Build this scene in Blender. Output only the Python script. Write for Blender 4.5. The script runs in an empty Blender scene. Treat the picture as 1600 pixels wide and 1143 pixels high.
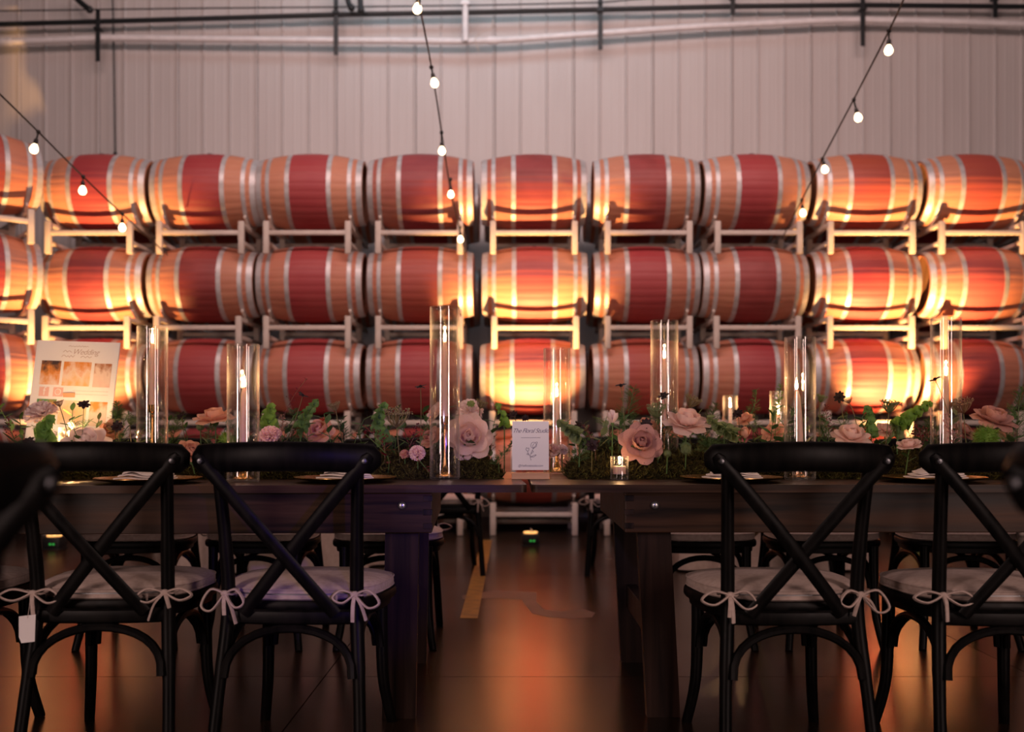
import bpy, bmesh, math, random
from mathutils import Vector, Matrix, Quaternion
random.seed(7)
R = math.radians
scene = bpy.context.scene
col = scene.collection
F = 1600 * 35 / 36.0        # focal length in pixels of the 1600x1143 frame
HC = 0.925                  # camera height
VH = 675.0                  # row of the horizon

# ------------------------------------------------------------------ camera
cam_d = bpy.data.cameras.new('camera'); cam = bpy.data.objects.new('camera', cam_d); col.objects.link(cam)
cam.location = (0, 0, HC); cam.rotation_euler = (R(90), 0, 0)
cam_d.lens = 35; cam_d.sensor_width = 36; cam_d.sensor_fit = 'HORIZONTAL'
cam_d.shift_y = (VH - 571.5) / 1600.0
cam_d.clip_end = 60
cam_d.dof.use_dof = True; cam_d.dof.focus_distance = 3.35; cam_d.dof.aperture_fstop = 2.2
scene.camera = cam

# ------------------------------------------------------------------ world, big lights, exposure
w = bpy.data.worlds.new('world'); scene.world = w; w.use_nodes = True
w.node_tree.nodes['Background'].inputs[0].default_value = (0.60, 0.40, 0.42, 1)
w.node_tree.nodes['Background'].inputs[1].default_value = 0.006
scene.view_settings.view_transform = 'Standard'
scene.view_settings.look = 'None'
scene.view_settings.exposure = 0.0
scene.view_settings.gamma = 1.0
scene.view_settings.use_curve_mapping = False

def area(name, loc, target, sx, sy, power, color):
    l = bpy.data.lights.new(name, 'AREA'); l.shape = 'RECTANGLE'; l.size = sx; l.size_y = sy
    l.energy = power; l.color = color
    o = bpy.data.objects.new(name, l); col.objects.link(o); o.location = loc
    o.rotation_euler = (Vector(target) - Vector(loc)).to_track_quat('-Z', 'Y').to_euler()
    return o
def spot(name, loc, target, angle, blend, power, color, radius=0.05, parent=None):
    l = bpy.data.lights.new(name, 'SPOT'); l.spot_size = R(angle); l.spot_blend = blend
    l.energy = power; l.color = color; l.shadow_soft_size = radius
    o = bpy.data.objects.new(name, l); col.objects.link(o); o.location = loc
    o.rotation_euler = (Vector(target) - Vector(loc)).to_track_quat('-Z', 'Y').to_euler()
    if parent: o.parent = parent
    return o
# pink room wash thrown on the barrel wall from the hall ceiling, and cool dj beams from behind the camera
area('hall_wash_light', (0.2, 5.4, 5.9), (0.1, 10.2, 2.6), 8.0, 1.0, 280, (1.0, 0.67, 0.62))
area('roof_light', (-0.4, 8.9, 6.6), (-0.4, 10.9, 5.2), 3.5, 0.6, 26, (0.62, 0.86, 1.0))
for sx_, p_ in ((-1, 102), (1, 102)):      # tall lit doorways of the hall on either side behind the camera
    area('hall_doorway_light', (sx_ * 3.3, -1.5, 2.0), (0, 3.6, 1.0), 0.8, 2.8, p_, (1.0, 0.70, 0.62))
spot('violet_stage_light', (1.1, -2.6, 1.5), (-0.52, 3.15, 0.68), 10.5, 0.5, 230, (0.22, 0.10, 1.0), 0.03)
spot('violet_fill_light', (-0.6, -3.0, 2.3), (0.10, 3.5, 0.84), 11, 0.9, 170, (0.66, 0.54, 1.0), 0.10)

# ------------------------------------------------------------------ helpers
def at(u, v, d):
    return Vector(((u - 800) * d / F, d, HC - (v - VH) * d / F))
def ux(u, d): return (u - 800) * d / F

class MB:
    def __init__(s): s.v = []; s.f = []
    def add(s, vs, fs):
        n = len(s.v); s.v += [tuple(p) for p in vs]; s.f += [tuple(i + n for i in f) for f in fs]
    def box(s, c, size, M=None, bev=0.0):
        x, y, z = [a / 2 for a in size]; c = Vector(c)
        if bev <= 0:
            vs = [Vector((i, j, k)) for i in (-x, x) for j in (-y, y) for k in (-z, z)]
            fs = [(0, 1, 3, 2), (4, 6, 7, 5), (0, 4, 5, 1), (2, 3, 7, 6), (0, 2, 6, 4), (1, 5, 7, 3)]
        else:
            bm = bmesh.new(); bmesh.ops.create_cube(bm, size=1)
            for q in bm.verts: q.co = Vector((q.co.x * 2 * x, q.co.y * 2 * y, q.co.z * 2 * z))
            bmesh.ops.bevel(bm, geom=bm.edges[:], offset=bev, segments=2, affect='EDGES', profile=0.5)
            bm.verts.index_update()
            vs = [q.co.copy() for q in bm.verts]; fs = [[q.index for q in f.verts] for f in bm.faces]; bm.free()
        if M is not None: vs = [M @ p for p in vs]
        s.add([p + c for p in vs], fs); return s
    def tube(s, pts, r, seg=8, ry=None, up=None, cap=True):
        pts = [Vector(p) for p in pts]; n = len(pts)
        rs = r if isinstance(r, (list, tuple)) else [r] * n
        rys = rs if ry is None else (ry if isinstance(ry, (list, tuple)) else [ry] * n)
        tang = []
        for i in range(n):
            t = pts[min(i + 1, n - 1)] - pts[max(i - 1, 0)]
            tang.append(t.normalized() if t.length > 1e-9 else Vector((0, 0, 1)))
        if up is None:
            a = Vector((0, 0, 1)) if abs(tang[0].z) < 0.9 else Vector((1, 0, 0))
        else: a = Vector(up)
        rings = []; vs = []
        for i in range(n):
            t = tang[i]
            if up is not None: a = Vector(up)
            x = a - t * a.dot(t)
            x = x.normalized() if x.length > 1e-6 else Vector((1, 0, 0))
            a = x; y = t.cross(x)
            for k in range(seg):
                th = 2 * math.pi * k / seg
                vs.append(pts[i] + x * (rs[i] * math.cos(th)) + y * (rys[i] * math.sin(th)))
        fs = []
        for i in range(n - 1):
            for k in range(seg):
                k2 = (k + 1) % seg
                fs.append((i * seg + k, i * seg + k2, (i + 1) * seg + k2, (i + 1) * seg + k))
        if cap:
            fs.append(tuple(reversed(range(seg)))); fs.append(tuple((n - 1) * seg + k for k in range(seg)))
        s.add(vs, fs); return s
    def lathe(s, prof, seg=24, M=None, closed=False):
        vs = []; fs = []; n = len(prof)
        for (r, z) in prof:
            for k in range(seg):
                th = 2 * math.pi * k / seg
                p = Vector((r * math.cos(th), r * math.sin(th), z)); vs.append(M @ p if M is not None else p)
        for i in range(n if closed else n - 1):
            j = (i + 1) % n
            for k in range(seg):
                k2 = (k + 1) % seg
                fs.append((i * seg + k, i * seg + k2, j * seg + k2, j * seg + k))
        if not closed:
            if prof[0][0] > 1e-6: fs.append(tuple(reversed(range(seg))))
            if prof[-1][0] > 1e-6: fs.append(tuple((n - 1) * seg + k for k in range(seg)))
        s.add(vs, fs); return s
    def prism(s, poly, ext, M=None):
        # poly: list of 3d points (planar), ext: extrusion vector
        n = len(poly); e = Vector(ext)
        vs = [Vector(p) for p in poly] + [Vector(p) + e for p in poly]
        if M is not None: vs = [M @ p for p in vs]
        fs = [tuple(range(n)), tuple(reversed(range(n, 2 * n)))] + [(i, i + n, (i + 1) % n + n, (i + 1) % n) for i in range(n)]
        s.add(vs, fs); return s
    def sphere(s, c, r, nu=10, nv=6, sc=(1, 1, 1)):
        c = Vector(c); prof = []
        vs = []; fs = []
        for j in range(nv + 1):
            ph = -math.pi / 2 + math.pi * j / nv
            for k in range(nu):
                th = 2 * math.pi * k / nu
                vs.append(c + Vector((r * sc[0] * math.cos(ph) * math.cos(th), r * sc[1] * math.cos(ph) * math.sin(th), r * sc[2] * math.sin(ph))))
        for j in range(nv):
            for k in range(nu):
                fs.append((j * nu + k, j * nu + (k + 1) % nu, (j + 1) * nu + (k + 1) % nu, (j + 1) * nu + k))
        s.add(vs, fs); return s
    def mesh(s, name, mat, smooth=True, angle=38):
        m = bpy.data.meshes.new(name); m.from_pydata(s.v, [], s.f); m.validate()
        bm = bmesh.new(); bm.from_mesh(m)
        bmesh.ops.recalc_face_normals(bm, faces=bm.faces[:]); bm.to_mesh(m); bm.free()
        if mat is not None: m.materials.append(mat)
        if smooth:
            for p in m.polygons: p.use_smooth = True
            m.set_sharp_from_angle(angle=R(angle))
        return m
    def build(s, name, mat, parent=None, smooth=True, angle=38, label=None):
        return link(name, s.mesh(name, mat, smooth, angle), parent, label)

def link(name, mesh, parent=None, label=None):
    o = bpy.data.objects.new(name, mesh); col.objects.link(o)
    if parent is not None: o.parent = parent
    if label: o['label'] = label
    return o
def tag(o, label=None, cat=None, group=None, kind=None):
    if label: o['label'] = label
    if cat: o['category'] = cat
    if group: o['group'] = group
    if kind: o['kind'] = kind
    return o
def thing(name, label, cat, loc=(0, 0, 0), rz=0.0, group=None):
    o = bpy.data.objects.new(name, None); col.objects.link(o); o.location = loc; o.rotation_euler = (0, 0, rz)
    o.empty_display_size = 0.05
    return tag(o, label, cat, group)
def copy_tree(o, parent=None):
    c = o.copy(); col.objects.link(c); c.parent = parent
    for ch in list(o.children): copy_tree(ch, c)
    return c
def arc_pts(p0, p1, p2, n=10):
    p0, p1, p2 = Vector(p0), Vector(p1), Vector(p2)
    return [p0 * (1 - t) ** 2 + p1 * 2 * t * (1 - t) + p2 * t * t for t in [i / n for i in range(n + 1)]]
def spline(pts, n=6):
    pts = [Vector(p) for p in pts]; out = []
    for i in range(len(pts) - 1):
        p0 = pts[max(i - 1, 0)]; p1 = pts[i]; p2 = pts[i + 1]; p3 = pts[min(i + 2, len(pts) - 1)]
        for k in range(n):
            t = k / n
            out.append(0.5 * ((2 * p1) + (p2 - p0) * t + (2 * p0 - 5 * p1 + 4 * p2 - p3) * t * t + (3 * p1 - p0 - 3 * p2 + p3) * t ** 3))
    out.append(pts[-1]); return out

# ------------------------------------------------------------------ materials
def new_mat(name):
    m = bpy.data.materials.new(name); m.use_nodes = True; nt = m.node_tree
    return m, nt, nt.nodes['Principled BSDF']
def plain(name, c, rough=0.5, metal=0.0, emit=None, es=0.0, sub=0.0, spec=0.5):
    m, nt, b = new_mat(name)
    b.inputs['Base Color'].default_value = (*c, 1); b.inputs['Roughness'].default_value = rough; b.inputs['Metallic'].default_value = metal
    b.inputs['Specular IOR Level'].default_value = spec
    if emit: b.inputs['Emission Color'].default_value = (*emit, 1); b.inputs['Emission Strength'].default_value = es
    if sub: b.inputs['Subsurface Weight'].default_value = sub; b.inputs['Subsurface Radius'].default_value = (0.02, 0.008, 0.004)
    return m
def N(nt, t, **kw):
    n = nt.nodes.new(t)
    for k, v in kw.items(): setattr(n, k, v)
    return n
def math_n(nt, op, a, b=None, clamp=False):
    n = N(nt, 'ShaderNodeMath', operation=op); n.use_clamp = clamp
    for i, x in enumerate((a, b)):
        if x is None: continue
        if isinstance(x, (int, float)): n.inputs[i].default_value = x
        else: nt.links.new(x, n.inputs[i])
    return n.outputs[0]
def mixc(nt, fac, a, b, mode='MIX'):
    n = N(nt, 'ShaderNodeMix', data_type='RGBA', blend_type=mode)
    for i, x in ((0, fac), (6, a), (7, b)):
        if isinstance(x, (int, float)): n.inputs[i].default_value = x
        elif isinstance(x, tuple): n.inputs[i].default_value = (*x, 1) if len(x) == 3 else x
        else: nt.links.new(x, n.inputs[i])
    return n.outputs[2]
def noise_mat(name, c1, c2, scale=(5, 5, 5), detail=6, rough=0.5, rough2=None, metal=0.0, bump=0.0, ramp=(0.35, 0.65), island=0.0, sub=0.0, spec=0.5, transl=None):
    m, nt, b = new_mat(name); L = nt.links.new
    tc = N(nt, 'ShaderNodeTexCoord'); mp = N(nt, 'ShaderNodeMapping'); mp.inputs['Scale'].default_value = scale
    L(tc.outputs['Object'], mp.inputs[0])
    no = N(nt, 'ShaderNodeTexNoise'); no.inputs['Scale'].default_value = 1.0; no.inputs['Detail'].default_value = detail
    L(mp.outputs[0], no.inputs['Vector'])
    rp = N(nt, 'ShaderNodeValToRGB'); rp.color_ramp.elements[0].position = ramp[0]; rp.color_ramp.elements[1].position = ramp[1]
    rp.color_ramp.elements[0].color = (*c1, 1); rp.color_ramp.elements[1].color = (*c2, 1)
    L(no.outputs['Fac'], rp.inputs[0]); cc = rp.outputs[0]
    if island:
        g = N(nt, 'ShaderNodeNewGeometry'); h = N(nt, 'ShaderNodeHueSaturation')
        L(math_n(nt, 'ADD', math_n(nt, 'MULTIPLY', g.outputs['Random Per Island'], 2 * island), 1 - island), h.inputs['Value'])
        L(math_n(nt, 'ADD', math_n(nt, 'MULTIPLY', g.outputs['Random Per Island'], 0.06), 0.47), h.inputs['Hue'])
        L(cc, h.inputs['Color']); cc = h.outputs[0]
    L(cc, b.inputs['Base Color']); b.inputs['Metallic'].default_value = metal; b.inputs['Specular IOR Level'].default_value = spec
    if rough2 is None: b.inputs['Roughness'].default_value = rough
    else: L(math_n(nt, 'ADD', math_n(nt, 'MULTIPLY', no.outputs['Fac'], rough2 - rough), rough), b.inputs['Roughness'])
    if bump:
        bp = N(nt, 'ShaderNodeBump'); bp.inputs['Strength'].default_value = bump; bp.inputs['Distance'].default_value = 0.01
        L(no.outputs['Fac'], bp.inputs['Height']); L(bp.outputs[0], b.inputs['Normal'])
    if sub: b.inputs['Subsurface Weight'].default_value = sub; b.inputs['Subsurface Radius'].default_value = (0.012, 0.006, 0.004)
    return m
def leaf_mat(name, c1, c2, tr=0.35, island=0.35, scale=30):
    m = noise_mat(name, c1, c2, (scale,) * 3, 3, 0.55, island=island, spec=0.3)
    nt = m.node_tree; b = nt.nodes['Principled BSDF']; out = nt.nodes['Material Output']
    t = N(nt, 'ShaderNodeBsdfTranslucent'); mx = N(nt, 'ShaderNodeMixShader'); mx.inputs[0].default_value = tr
    src = b.inputs['Base Color'].links[0].from_socket
    nt.links.new(src, t.inputs[0]); nt.links.new(b.outputs[0], mx.inputs[1]); nt.links.new(t.outputs[0], mx.inputs[2])
    nt.links.new(mx.outputs[0], out.inputs[0]); return m
def glass_mat(name, tint=(1, 1, 1), rough=0.0, boost=1.0):
    m = bpy.data.materials.new(name); m.use_nodes = True; nt = m.node_tree
    for n in list(nt.nodes):
        if n.type != 'OUTPUT_MATERIAL': nt.nodes.remove(n)
    out = [n for n in nt.nodes if n.type == 'OUTPUT_MATERIAL'][0]
    lw = N(nt, 'ShaderNodeLayerWeight'); lw.inputs['Blend'].default_value = 0.5
    fr = N(nt, 'ShaderNodeMath', operation='POWER'); nt.links.new(lw.outputs['Facing'], fr.inputs[0]); fr.inputs[1].default_value = 3.0
    fz = math_n(nt, 'ADD', math_n(nt, 'MULTIPLY', fr.outputs[0], 0.20), 0.045)
    t = N(nt, 'ShaderNodeBsdfTransparent'); t.inputs[0].default_value = (*tint, 1)
    g = N(nt, 'ShaderNodeBsdfGlossy'); g.inputs['Roughness'].default_value = rough
    mx = N(nt, 'ShaderNodeMixShader')
    nt.links.new(math_n(nt, 'MULTIPLY', fz, boost, True), mx.inputs[0])
    nt.links.new(t.outputs[0], mx.inputs[1]); nt.links.new(g.outputs[0], mx.inputs[2])
    df = N(nt, 'ShaderNodeBsdfTranslucent'); df.inputs[0].default_value = (0.9, 0.85, 0.82, 1); df2 = N(nt, 'ShaderNodeBsdfDiffuse'); df2.inputs[0].default_value = (0.9, 0.85, 0.82, 1)
    md = N(nt, 'ShaderNodeMixShader'); nt.links.new(df.outputs[0], md.inputs[1]); nt.links.new(df2.outputs[0], md.inputs[2])
    m2 = N(nt, 'ShaderNodeMixShader'); nt.links.new(math_n(nt, 'ADD', math_n(nt, 'MULTIPLY', fr.outputs[0], 0.34), 0.006), m2.inputs[0])
    nt.links.new(mx.outputs[0], m2.inputs[1]); nt.links.new(md.outputs[0], m2.inputs[2]); nt.links.new(m2.outputs[0], out.inputs[0])
    return m

M = {}
M['wall'] = noise_mat('painted_metal_wall', (0.54, 0.51, 0.495), (0.61, 0.585, 0.57), (1.5, 1.5, 0.35), 4, 0.5, bump=0.02)
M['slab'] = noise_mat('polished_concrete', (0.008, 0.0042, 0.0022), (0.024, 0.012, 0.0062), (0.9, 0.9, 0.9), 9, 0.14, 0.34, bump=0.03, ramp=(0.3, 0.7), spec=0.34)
M['groove'] = plain('dark_joint', (0.012, 0.009, 0.008), 0.9)
M['worn'] = noise_mat('worn_concrete_patch', (0.05, 0.030, 0.024), (0.09, 0.058, 0.048), (4, 4, 4), 6, 0.55)
M['yellow'] = noise_mat('yellow_floor_paint', (0.13, 0.065, 0.008), (0.26, 0.13, 0.015), (14, 14, 14), 6, 0.5)
M['rack'] = noise_mat('cream_painted_steel', (0.52, 0.45, 0.39), (0.62, 0.55, 0.49), (6, 6, 6), 5, 0.5)
M['pipe_black'] = plain('black_pipe', (0.012, 0.016, 0.018), 0.45)
M['pipe_white'] = noise_mat('white_pipe_wrap', (0.78, 0.77, 0.77), (0.88, 0.87, 0.87), (12, 12, 12), 4, 0.6)
M['hoop'] = noise_mat('galvanised_hoop', (0.44, 0.43, 0.43), (0.60, 0.59, 0.60), (6, 14, 14), 5, 0.38, 0.55, metal=0.4)
M['head'] = noise_mat('oak_barrel_head', (0.20, 0.10, 0.045), (0.34, 0.18, 0.08), (30, 3, 30), 5, 0.65)
M['bung'] = plain('silicone_bung', (0.02, 0.018, 0.018), 0.5)
M['chair'] = noise_mat('black_stained_wood', (0.0020, 0.0018, 0.0020), (0.0052, 0.0042, 0.0040), (40, 40, 5), 5, 0.34, 0.50, bump=0.05, spec=0.11)
M['bolt'] = plain('steel_bolt', (0.45, 0.46, 0.48), 0.3, 0.9)
M['cushion'] = noise_mat('cream_cotton', (0.42, 0.315, 0.275), (0.50, 0.39, 0.35), (60, 60, 60), 3, 0.9, bump=0.05)
M['chairbolt'] = plain('dark_bolt', (0.12, 0.12, 0.13), 0.35, 0.9)
M['paper_tag'] = plain('white_paper_tag', (0.75, 0.70, 0.70), 0.7)
M['gold'] = plain('brushed_gold', (0.80, 0.47, 0.17), 0.25, 1.0)
M['copper'] = plain('rose_gold', (0.80, 0.42, 0.26), 0.25, 1.0)
M['plate_dark'] = plain('dark_glazed_plate', (0.02, 0.014, 0.010), 0.25)
M['napkin'] = noise_mat('white_napkin', (0.68, 0.60, 0.57), (0.76, 0.69, 0.66), (40, 40, 40), 3, 0.85, bump=0.05)
M['wax'] = plain('blush_wax', (0.92, 0.62, 0.52), 0.45, sub=0.5)
M['wick'] = plain('burnt_wick', (0.01, 0.008, 0.006), 0.9)
M['flame'] = plain('candle_flame', (0, 0, 0), 1.0, spec=0.0, emit=(1.0, 0.62, 0.25), es=30)
_f = M['flame'].node_tree; _tr = N(_f, 'ShaderNodeBsdfTransparent'); _ad = N(_f, 'ShaderNodeAddShader')   # a flame lets light through
_f.links.new(_f.nodes['Principled BSDF'].outputs[0], _ad.inputs[0]); _f.links.new(_tr.outputs[0], _ad.inputs[1]); _f.links.new(_ad.outputs[0], _f.nodes['Material Output'].inputs[0])
M['bulb_glow'] = plain('bulb_filament', (0, 0, 0), 1.0, emit=(1.0, 0.72, 0.42), es=60)
M['glass'] = glass_mat('clear_glass', (0.985, 0.975, 0.965), 0.05, 2.4)
M['ribglass'] = glass_mat('pressed_glass', (0.93, 0.91, 0.90), 0.06, 1.6)
M['bulbglass'] = plain('warm_frosted_bulb', (1, 0.9, 0.7), 0.3, emit=(1.0, 0.66, 0.36), es=9)
M['black_plastic'] = plain('black_plastic', (0.012, 0.012, 0.012), 0.5)
M['led'] = plain('green_led', (0, 0, 0), 1, emit=(0.1, 1.0, 0.15), es=0.35)
M['lens'] = plain('lamp_lens', (0.3, 0.3, 0.3), 0.2, emit=(1.0, 0.45, 0.12), es=1.5)
M['linen'] = noise_mat('blush_linen', (0.62, 0.47, 0.40), (0.70, 0.55, 0.48), (30, 30, 30), 3, 0.85)
M['card'] = plain('white_card', (0.88, 0.86, 0.88), 0.6)
M['ink'] = plain('grey_ink', (0.10, 0.08, 0.16), 0.8)
M['paleink'] = plain('pale_rose_ink', (0.52, 0.40, 0.38), 0.8)
M['palewood'] = noise_mat('pale_wood', (0.55, 0.30, 0.17), (0.68, 0.40, 0.24), (4, 40, 40), 4, 0.5)
M['icon'] = plain('pink_icon', (0.80, 0.50, 0.46), 0.7)
M['stem'] = plain('flower_stem', (0.16, 0.14, 0.05), 0.6)
M['greenstem'] = plain('green_stem', (0.08, 0.16, 0.04), 0.6)

def wood_table():
    m, nt, b = new_mat('walnut_stained_plank'); L = nt.links.new
    tc = N(nt, 'ShaderNodeTexCoord'); oi = N(nt, 'ShaderNodeObjectInfo')
    mp = N(nt, 'ShaderNodeMapping'); mp.inputs['Scale'].default_value = (1.4, 26, 26)
    ad = N(nt, 'ShaderNodeVectorMath', operation='ADD'); L(tc.outputs['Object'], ad.inputs[0])
    cb = N(nt, 'ShaderNodeCombineXYZ'); L(math_n(nt, 'MULTIPLY', oi.outputs['Random'], 9.0), cb.inputs[0]); L(cb.outputs[0], ad.inputs[1])
    L(ad.outputs[0], mp.inputs[0])
    no = N(nt, 'ShaderNodeTexNoise'); no.inputs['Scale'].default_value = 1.0; no.inputs['Detail'].default_value = 8; no.inputs['Distortion'].default_value = 0.6
    L(mp.outputs[0], no.inputs['Vector'])
    rp = N(nt, 'ShaderNodeValToRGB'); e = rp.color_ramp.elements
    e[0].position = 0.32; e[0].color = (0.006, 0.003, 0.002, 1); e[1].position = 0.68; e[1].color = (0.070, 0.032, 0.017, 1)
    L(no.outputs['Fac'], rp.inputs[0]); L(rp.outputs[0], b.inputs['Base Color'])
    L(math_n(nt, 'ADD', math_n(nt, 'MULTIPLY', no.outputs['Fac'], 0.2), 0.30), b.inputs['Roughness']); b.inputs['Specular IOR Level'].default_value = 0.22
    bp = N(nt, 'ShaderNodeBump'); bp.inputs['Strength'].default_value = 0.15; bp.inputs['Distance'].default_value = 0.004
    L(no.outputs['Fac'], bp.inputs['Height']); L(bp.outputs[0], b.inputs['Normal'])
    return m
M['table'] = wood_table()
def wood_leg():
    m = M['table'].copy(); m.name = 'walnut_stained_post'
    for n in m.node_tree.nodes:
        if n.type == 'VALTORGB': n.color_ramp.elements[1].color = (0.030, 0.014, 0.010, 1); n.color_ramp.elements[0].color = (0.005, 0.0028, 0.0025, 1)
    for n in m.node_tree.nodes:
        if n.type == 'MAPPING': n.inputs['Scale'].default_value = (26, 26, 1.4)
    return m
M['leg'] = wood_leg()

def barrel_mat():
    m, nt, b = new_mat('wine_stained_oak'); L = nt.links.new
    tc = N(nt, 'ShaderNodeTexCoord'); oi = N(nt, 'ShaderNodeObjectInfo')
    sp = N(nt, 'ShaderNodeSeparateXYZ'); L(tc.outputs['Object'], sp.inputs[0])
    ang = math_n(nt, 'ARCTAN2', sp.outputs[1], sp.outputs[2])
    idx = math_n(nt, 'FLOOR', math_n(nt, 'MULTIPLY', ang, 30 / (2 * math.pi)))
    wn = N(nt, 'ShaderNodeTexWhiteNoise', noise_dimensions='2D')
    cb = N(nt, 'ShaderNodeCombineXYZ'); L(idx, cb.inputs[0]); L(oi.outputs['Random'], cb.inputs[1]); L(cb.outputs[0], wn.inputs['Vector'])
    off = N(nt, 'ShaderNodeVectorMath', operation='ADD'); cb2 = N(nt, 'ShaderNodeCombineXYZ')
    L(math_n(nt, 'MULTIPLY', oi.outputs['Random'], 37.0), cb2.inputs[0]); L(tc.outputs['Object'], off.inputs[0]); L(cb2.outputs[0], off.inputs[1])
    n1 = N(nt, 'ShaderNodeTexNoise'); n1.inputs['Scale'].default_value = 5.0; n1.inputs['Detail'].default_value = 6; L(off.outputs[0], n1.inputs['Vector'])
    mp = N(nt, 'ShaderNodeMapping'); mp.inputs['Scale'].default_value = (3, 60, 60); L(off.outputs[0], mp.inputs[0])
    n2 = N(nt, 'ShaderNodeTexNoise'); n2.inputs['Scale'].default_value = 1.0; n2.inputs['Detail'].default_value = 4; L(mp.outputs[0], n2.inputs['Vector'])
    # natural oak, varied stave by stave
    oak = mixc(nt, wn.outputs['Value'], (0.55, 0.250, 0.145), (0.60, 0.285, 0.165))
    oak = mixc(nt, math_n(nt, 'MULTIPLY', n2.outputs['Fac'], 0.45), oak, (0.38, 0.13, 0.075))
    # wine stain: the middle third, plus some over the rest
    ax = math_n(nt, 'ABSOLUTE', math_n(nt, 'ADD', sp.outputs[0], math_n(nt, 'MULTIPLY', math_n(nt, 'SUBTRACT', n1.outputs['Fac'], 0.5), 0.03)))
    band = math_n(nt, 'SUBTRACT', 1.0, math_n(nt, 'MULTIPLY', math_n(nt, 'SUBTRACT', ax, 0.165), 40.0, True), True)
    oi_a = oi.outputs['Alpha']
    over = math_n(nt, 'MULTIPLY', math_n(nt, 'ADD', math_n(nt, 'MULTIPLY', n1.outputs['Fac'], 1.1), 0.05, True), oi_a, True)
    fac = math_n(nt, 'MAXIMUM', math_n(nt, 'MULTIPLY', band, 0.93), over)
    stain = mixc(nt, math_n(nt, 'MULTIPLY', n1.outputs['Fac'], 1.0), oi.outputs['Color'], (0.36, 0.055, 0.058))
    n3 = N(nt, 'ShaderNodeTexNoise'); n3.inputs['Scale'].default_value = 2.6; n3.inputs['Detail'].default_value = 2; L(off.outputs[0], n3.inputs['Vector'])
    deep = math_n(nt, 'MULTIPLY', math_n(nt, 'SUBTRACT', n3.outputs['Fac'], 0.52, True), 4.0, True)
    stain = mixc(nt, deep, stain, oi.outputs['Color'])
    stain = mixc(nt, math_n(nt, 'MULTIPLY', wn.outputs['Value'], 0.16), stain, oi.outputs['Color'])
    L(mixc(nt, fac, oak, stain), b.inputs['Base Color'])
    b.inputs['Roughness'].default_value = 0.55
    bp = N(nt, 'ShaderNodeBump'); bp.inputs['Strength'].default_value = 0.12; bp.inputs['Distance'].default_value = 0.004
    L(n2.outputs['Fac'], bp.inputs['Height']); L(bp.outputs[0], b.inputs['Normal'])
    return m
M['barrel'] = barrel_mat()
def photo_mat(name, seed, cols):
    m, nt, b = new_mat(name); L = nt.links.new
    tc = N(nt, 'ShaderNodeTexCoord'); mp = N(nt, 'ShaderNodeMapping'); mp.inputs['Location'].default_value = (seed, seed * 2, 0); mp.inputs['Scale'].default_value = (30, 30, 24)
    L(tc.outputs['Object'], mp.inputs[0])
    no = N(nt, 'ShaderNodeTexNoise'); no.inputs['Scale'].default_value = 1.0; no.inputs['Detail'].default_value = 4; L(mp.outputs[0], no.inputs['Vector'])
    sp = N(nt, 'ShaderNodeSeparateXYZ'); L(tc.outputs['Object'], sp.inputs[0])
    f = math_n(nt, 'ADD', no.outputs['Fac'], math_n(nt, 'MULTIPLY', sp.outputs[2], -5.0))
    rp = N(nt, 'ShaderNodeValToRGB'); e = rp.color_ramp.elements
    e[0].position = 0.25; e[0].color = (*cols[0], 1); e[1].position = 0.8; e[1].color = (*cols[2], 1)
    k = e.new(0.48); k.color = (*cols[1], 1)
    L(f, rp.inputs[0]); L(rp.outputs[0], b.inputs['Base Color']); b.inputs['Roughness'].default_value = 0.6
    return m

# ================================================================== SETTING
# ---- floor of saw-cut slabs
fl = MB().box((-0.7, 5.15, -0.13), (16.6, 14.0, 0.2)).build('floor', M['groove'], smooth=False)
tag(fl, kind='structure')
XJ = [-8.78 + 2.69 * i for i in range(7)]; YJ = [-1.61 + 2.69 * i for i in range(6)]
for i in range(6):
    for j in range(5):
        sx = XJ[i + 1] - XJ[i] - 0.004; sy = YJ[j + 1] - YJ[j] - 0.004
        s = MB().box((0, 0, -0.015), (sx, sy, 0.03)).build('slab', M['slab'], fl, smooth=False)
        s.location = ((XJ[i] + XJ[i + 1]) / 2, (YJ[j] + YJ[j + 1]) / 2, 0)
# worn pale trail and painted line on the concrete
pts_top = [(722, 930), (775, 922), (838, 925), (838, 940), (850, 952), (880, 955), (910, 951), (930, 957)]
pts_bot = [(925, 964), (895, 966), (860, 964), (832, 958), (820, 944), (815, 936), (770, 934), (722, 936)]
def floor_pt(u, v, z):
    d = F * HC / (v - VH); return ((u - 800) * d / F, d, z)
mb = MB(); mb.prism([floor_pt(u, v, 0.0003) for u, v in pts_top + pts_bot], (0, 0, 0.0006))
mb.build('worn_patch', M['worn'], fl, smooth=False, label='pale worn streak in the concrete')
MB().box((-0.215, 6.75, 0.0012), (0.088, 3.6, 0.0016)).build('painted_line', M['yellow'], fl, smooth=False, label='yellow painted floor line')

# ---- back wall of ribbed steel panels
WY = 10.9; RP = 41.2 * WY / F
wall = MB().box((-0.7, WY + 0.12, 3.5), (16.6, 0.1, 7.0)).build('wall_back', M['groove'], smooth=False); tag(wall, kind='structure')
def panel_profile():
    out = []
    for k in range(3):
        x = k * RP
        out += [(x + 0.0, 0.0), (x + RP * 0.30, 0.0), (x + RP * 0.32, -0.0015), (x + RP * 0.36, -0.0015), (x + RP * 0.38, 0.0),
                (x + RP * 0.62, 0.0), (x + RP * 0.64, -0.0015), (x + RP * 0.68, -0.0015), (x + RP * 0.70, 0.0),
                (x + RP - 0.034, 0.0), (x + RP - 0.026, -0.022), (x + RP - 0.012, -0.022), (x + RP - 0.004, 0.0 if k < 2 else -0.002)]
    return out
pp = panel_profile(); mb = MB()
n = len(pp); vs = []
for z in (0.0, 6.9): vs += [(x, y, z) for x, y in pp]
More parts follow.
